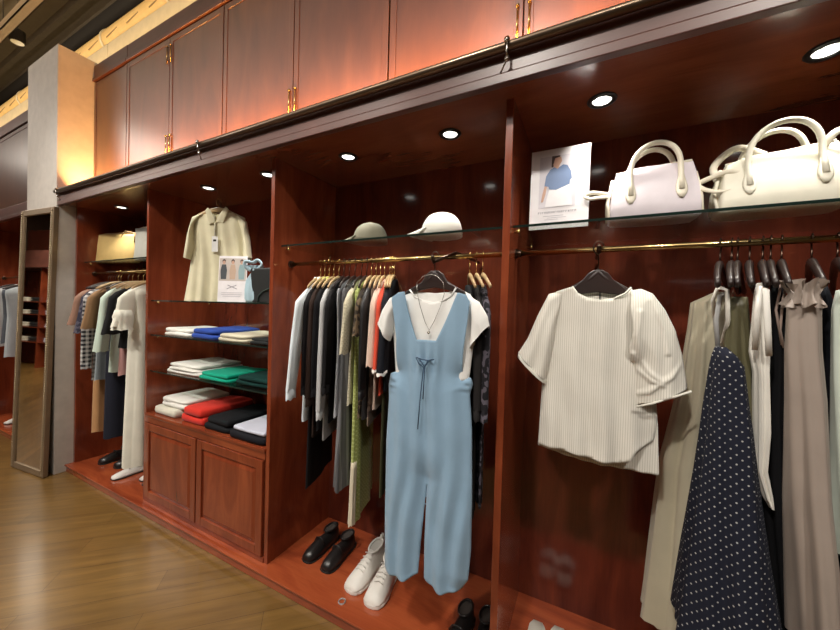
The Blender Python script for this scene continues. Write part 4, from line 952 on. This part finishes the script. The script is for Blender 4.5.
shoe('loafer', 'black shoe, left one of the pair by the cabinet', (-1.37, .24, z), R(-2), KL, SO, PS, .26)
shoe('loafer', 'black shoe, right one of the pair by the cabinet', (-1.235, .235, z), R(2), KL, SO, PS, .26)
shoe('loafer', 'black shoe, left one of the pair under the dungarees at divider', (-.46, .10, z), R(-3), KL, SO, PS, .26)
shoe('loafer', 'black shoe, right one of the pair under the dungarees at divider', (-.36, .11, z), R(2), KL, SO, PS, .26)
shoe('mule', 'white backless shoe, left one below striped blouse', (-.165, .225, z), R(0), WL, WSO, PS, .25)
shoe('mule', 'white backless shoe, right one below striped blouse', (-.075, .24, z), R(0), WL, WSO, PS, .25)
shoe('flat', 'white flat shoe nearest the plinth edge in left bay', (-3.36, .15, z), R(-4), WL, SO, PS, .27)
shoe('flat', 'white flat shoe nearer the divider in left bay', (-3.16, .25, z), R(4), WL, SO, PS, .27)
shoe('loafer', 'black shoe, leftmost in the left bay', (-3.78, .22, z), R(0), KL, SO, PS, .27)
shoe('loafer', 'black shoe behind the white flat in left bay', (-3.58, .25, z), R(0), KL, SO, PS, .27)
brn = plain('brown_shoe_leather', (.12, .06, .035), .5)
shoe('flat', 'small brown shoe left of the pair by the cabinet side', (-3.06, .19, z), R(0), brn, SO, PS, .2)
shoe('flat', 'small brown shoe nearest the cabinet side', (-2.95, .19, z), R(0), brn, SO, PS, .2)
shoe('flat', 'white flat shoe beyond the white column', (-5.9, .14, z), R(20), WL, SO, PS, .27)
# small clear ring lying on the plinth
MB().tube([(.016*math.cos(2*PI*k/24), .016*math.sin(2*PI*k/24), .0035) for k in range(24)], .0035, 8, closed=True).build('plastic_ring', plain('clear_plastic', (.75, .72, .68), .15, Transmission_Weight=.7), None, smooth=True, loc=(-1.03, .01, ZP))
tag(bpy.data.objects['plastic_ring'], 'tiny clear plastic ring on the plinth left of white sneakers', 'ring')

# ------------------------------------------------------------------ leaning mirror
mr = empty('leaning_mirror', (-4.285, -.195, .004), 0, 'tall full length mirror in beaded taupe frame leaning on column', 'mirror')
mr.rotation_euler = (R(-1.35), 0, R(6))
w, h, b = .53, 2.27, .05
MB().box((-w/2+b*.6, -.012, b*.6), (w/2-b*.6, -.008, h-b*.6)).build('mirror_pane', MIRROR, mr)
mb = MB().box((-w/2, -.022, 0), (-w/2+b, .012, h)).box((w/2-b, -.022, 0), (w/2, .012, h)).box((-w/2+b, -.022, 0), (w/2-b, .012, b)).box((-w/2+b, -.022, h-b), (w/2-b, .012, h))
mb.build('frame', TAUPE, mr, bevel=.004)
MB().box((-w/2+b*.5, -.006, b*.5), (w/2-b*.5, .010, h-b*.5)).build('backing_board', DARKC, mr)
for x in (-w/2+b*.5, w/2-b*.5):
    mb = MB(); k = .02; prof = [(0, .01)]
    while k < h-.01: prof += [(.003, k-.009), (.0075, k-.005), (.009, k), (.0075, k+.005), (.003, k+.009)]; k += .02
    mb.lathe(prof+[(0, h-.01)], (x, -.022, 0), 8).build('bead_trim', plain('bead_bronze', (.36, .28, .18), .35, .6), mr, smooth=True)

# ------------------------------------------------------------------ opposite side of the shop (seen in the mirror)
os_ = empty('display_shelving', (-9.5, -3.6, 0), R(0), 'cherry wood shelving across the aisle seen in the mirror', 'shelving')
def OS(mb, n, m=W_V, **kw): return mb.build(n, m, os_, **kw)
OS(MB().box((-3, -.5, 0), (4.5, -.45, 3.4)), 'back_panel', W_BACK); OS(MB().box((-3, -.5, 2.35), (4.5, .1, 2.75)), 'fascia', W_FASC)
for x in (-3, -1.5, 0, 1.5, 3, 4.47): OS(MB().box((x, -.45, 0), (x+.03, 0, 2.35)), 'divider')
for zz in (.6, .95, 1.25, 1.55): OS(MB().box((-3, -.45, zz-.012), (4.5, 0, zz)), 'shelf', W_H)
i = 0
for zz in (.6, .95, 1.25, 1.55):
    for xx in (-2.9, -2.42, -1.95, -1.4, -.9):
        m = (FW, FC, FCH, FL, FBG)[i % 5]; i += 1
        o = folded(-9.5+xx, -9.5+xx+.4, -3.98, -3.65, zz, .1, m, 'folded clothes on the shelving across the aisle', 'folded clothes across the aisle', 2)

# ------------------------------------------------------------------ exposed ceiling services
duct = empty('yellow_lit_duct', (-14, .3, 4.12), 0, 'yellow lit wrapped duct running above the cream bulkhead', 'duct')
mb = MB(); o = mb.tube([(-14+k*.5, .33, 3.985) for k in range(39)], .12, 20).build('duct_skin', LIT_DUCT, duct, smooth=True); o.location = (14, -.3, -4.12)
for x in np.arange(-12.6, 2, .37):
    o = MB().tube([(float(x)+.2*t_/6, .33-.1225*math.cos(R(20)), 3.985-.1225*math.sin(R(20))+.004*t_) for t_ in range(7)], .006, 6, flat=.5).build('wrap_seam', plain('seam_brown', (.28, .17, .07), .6), duct); o.location = (14, -.3, -4.12)
for x in np.arange(-13, 4, 1.1):
    o = MB().lathe([(.122, -.015), (.128, -.012), (.128, .012), (.122, .015)], (float(x), .33, 3.985), 20, 0).build('duct_band', plain('pale_band', (.7, .6, .42), .4), duct); o.location = (14, -.3, -4.12)
for i, (y_, z_, hh, wd_, m, la) in enumerate(((-.12, 4.2, .07, .07, plain('dull_beam', (.22, .15, .09), .5), 'tan steel channel nearest the wardrobe'), (-.45, 4.25, .05, .10, plain('pale_channel', (.46, .4, .27), .4), 'pale steel channel over the aisle'), (-1.1, 4.3, .12, .10, plain('dark_beam', (.06, .045, .035), .5), 'dark steel beam over the aisle'))):
    a = empty('ceiling_beam', (-14, y_, z_), 0, la+' under the exposed ceiling', 'beam', 'beams under the exposed ceiling')
    MB().box((0, -wd_/2, -hh/2), (19, wd_/2, -hh/2+.008)).box((0, -wd_/2, -hh/2), (19, -wd_/2+.008, hh/2)).box((0, wd_/2-.008, -hh/2), (19, wd_/2, hh/2)).build('channel', m, a)
    for x in (7.2, 8.6, 10.0, 11.4):
        MB().tube([(x, 0, -hh/2), (x, 0, 4.74-z_)], .006, 6).build('hanger_rod', STEEL, a)
for y_, z_, rr_, la in ((-.28, 4.45, .03, 'thin rusty pipe nearest the wardrobe under the deck'), (-.75, 4.5, .045, 'grey pipe under the deck over the aisle'), (-1.5, 4.45, .06, 'brown pipe furthest over the aisle')):
    p_ = empty('ceiling_pipe', (-14, y_, z_), 0, la, 'pipe', 'pipes under the exposed ceiling')
    MB().tube([(0, 0, 0), (19, 0, 0)], rr_, 12).build('pipe_run', plain('pipe_paint_%d' % int(rr_*1000), (.28, .2, .13) if rr_ != .045 else (.3, .3, .26), .4, .2), p_, smooth=True)
    for x in (5.5, 7.5, 8.8, 10.1): MB().box((x, -rr_-.01, -rr_-.01), (x+.03, rr_+.01, -rr_)).box((x, rr_, -rr_), (x+.03, rr_+.01, 4.74-z_)).box((x, -rr_-.01, -rr_), (x+.03, -rr_, 4.74-z_)).build('pipe_strap', STEEL, p_)
for i, (x, y_, la) in enumerate(((-5.5, .0, 'round ceiling speaker pod left of the column top'), (-5.45, -.25, 'round ceiling fitting further from the wardrobe'))):
    s_ = empty('ceiling_fitting', (x, y_, 4.2), 0, la, 'ceiling fitting')
    MB().lathe([(0, 0), (.05, 0), (.06, .01), (.06, .12), (0, .13)], n=20).build('housing', DARKC, s_, smooth=False)
    MB().lathe([(.03, -.004), (.05, -.004), (.05, .004), (.03, .004)], n=20).build('ring', WHITEP, s_)
    MB().tube([(0, 0, .13), (0, 0, .54)], .006, 6).build('stem', STEEL, s_)
for i, x in enumerate((-6.5, -4.2, -2.4, -.6, 1.4)):
    s_ = empty('track_spotlight', (x, -2.3, 4.0), 0, 'black ceiling spotlight over the aisle aimed at wardrobe', 'spotlight', 'ceiling spotlights over the aisle')
    MB().lathe([(0, 0), (.05, 0), (.055, .02), (.055, .16), (.03, .18), (0, .18)], n=20).build('can', BLACK, s_, smooth=False)
    MB().lathe([(0, -.002), (.045, -.002), (.045, .0), (0, 0)], n=20).build('bulb_face', glow('spot_glow', (1, .9, .75), 30) if i == 0 else bpy.data.materials['spot_glow'], s_)
    MB().tube([(0, 0, .18), (0, 0, .74)], .01, 8).build('stem', BLACK, s_)

# ------------------------------------------------------------------ lights
WARM = (1, .87, .7)
for x in (-3.6, -2.1, -.6, 1.2):
    lamp('SPOT', 'aisle_spot', (x, -2.3, 3.95), 165, (1, .94, .85), aim=(x+.0, .15, .9), spot_size=R(68), spot_blend=.8, shadow_soft_size=.09)
lamp('AREA', 'aisle_ceiling_light', (-2.5, -2.6, 4.3), 100, (1, .92, .83), aim=(-2.5, -2.0, 0), shape='RECTANGLE', size=8, size_y=3.2)
lamp('SPOT', 'shelving_fill', (-10.2, -1.6, 3.8), 260, (1, .92, .8), aim=(-9.8, -3.8, 1.3), spot_size=R(80), spot_blend=.7)  # added fill without a fitting, brightens the shelving reflected in the mirror
lamp('AREA', 'ceiling_fill', (-5, -1.2, 3.75), 70, (1, .85, .6), aim=(-5, -1.0, 5), shape='RECTANGLE', size=5, size_y=.3)  # unseen fill added to brighten the ceiling deck from below
lamp('AREA', 'far_aisle_light', (-8.5, -2.2, 4.2), 130, (1, .9, .78), aim=(-8.5, -2.2, 0), shape='RECTANGLE', size=4, size_y=2)
lamp('AREA', 'cornice_uplight', (-1.5, -.02, 2.425), 85, (1, .42, .1), aim=(-1.5, .3, 2.72), shape='RECTANGLE', size=5.0, size_y=.04)
lamp('AREA', 'bulkhead_cove_light', (-5, .08, 3.66), 16, (1, .74, .35), aim=(-5, .35, 4.6), shape='RECTANGLE', size=14, size_y=.05)
lamp('SPOT', 'column_uplight', (-3.80, .02, 2.43), 6, (1, .8, .45), aim=(-4.1, .04, 2.75), spot_size=R(85), spot_blend=1, shadow_soft_size=.05)
wrld = bpy.data.worlds.new('world'); bpy.context.scene.world = wrld; wrld.use_nodes = True
wrld.node_tree.nodes['Background'].inputs[0].default_value = (1, .9, .8, 1); wrld.node_tree.nodes['Background'].inputs[1].default_value = .25
sc = bpy.context.scene
sc.view_settings.view_transform = 'Standard'; sc.view_settings.look = 'None'; sc.view_settings.exposure = 0.45
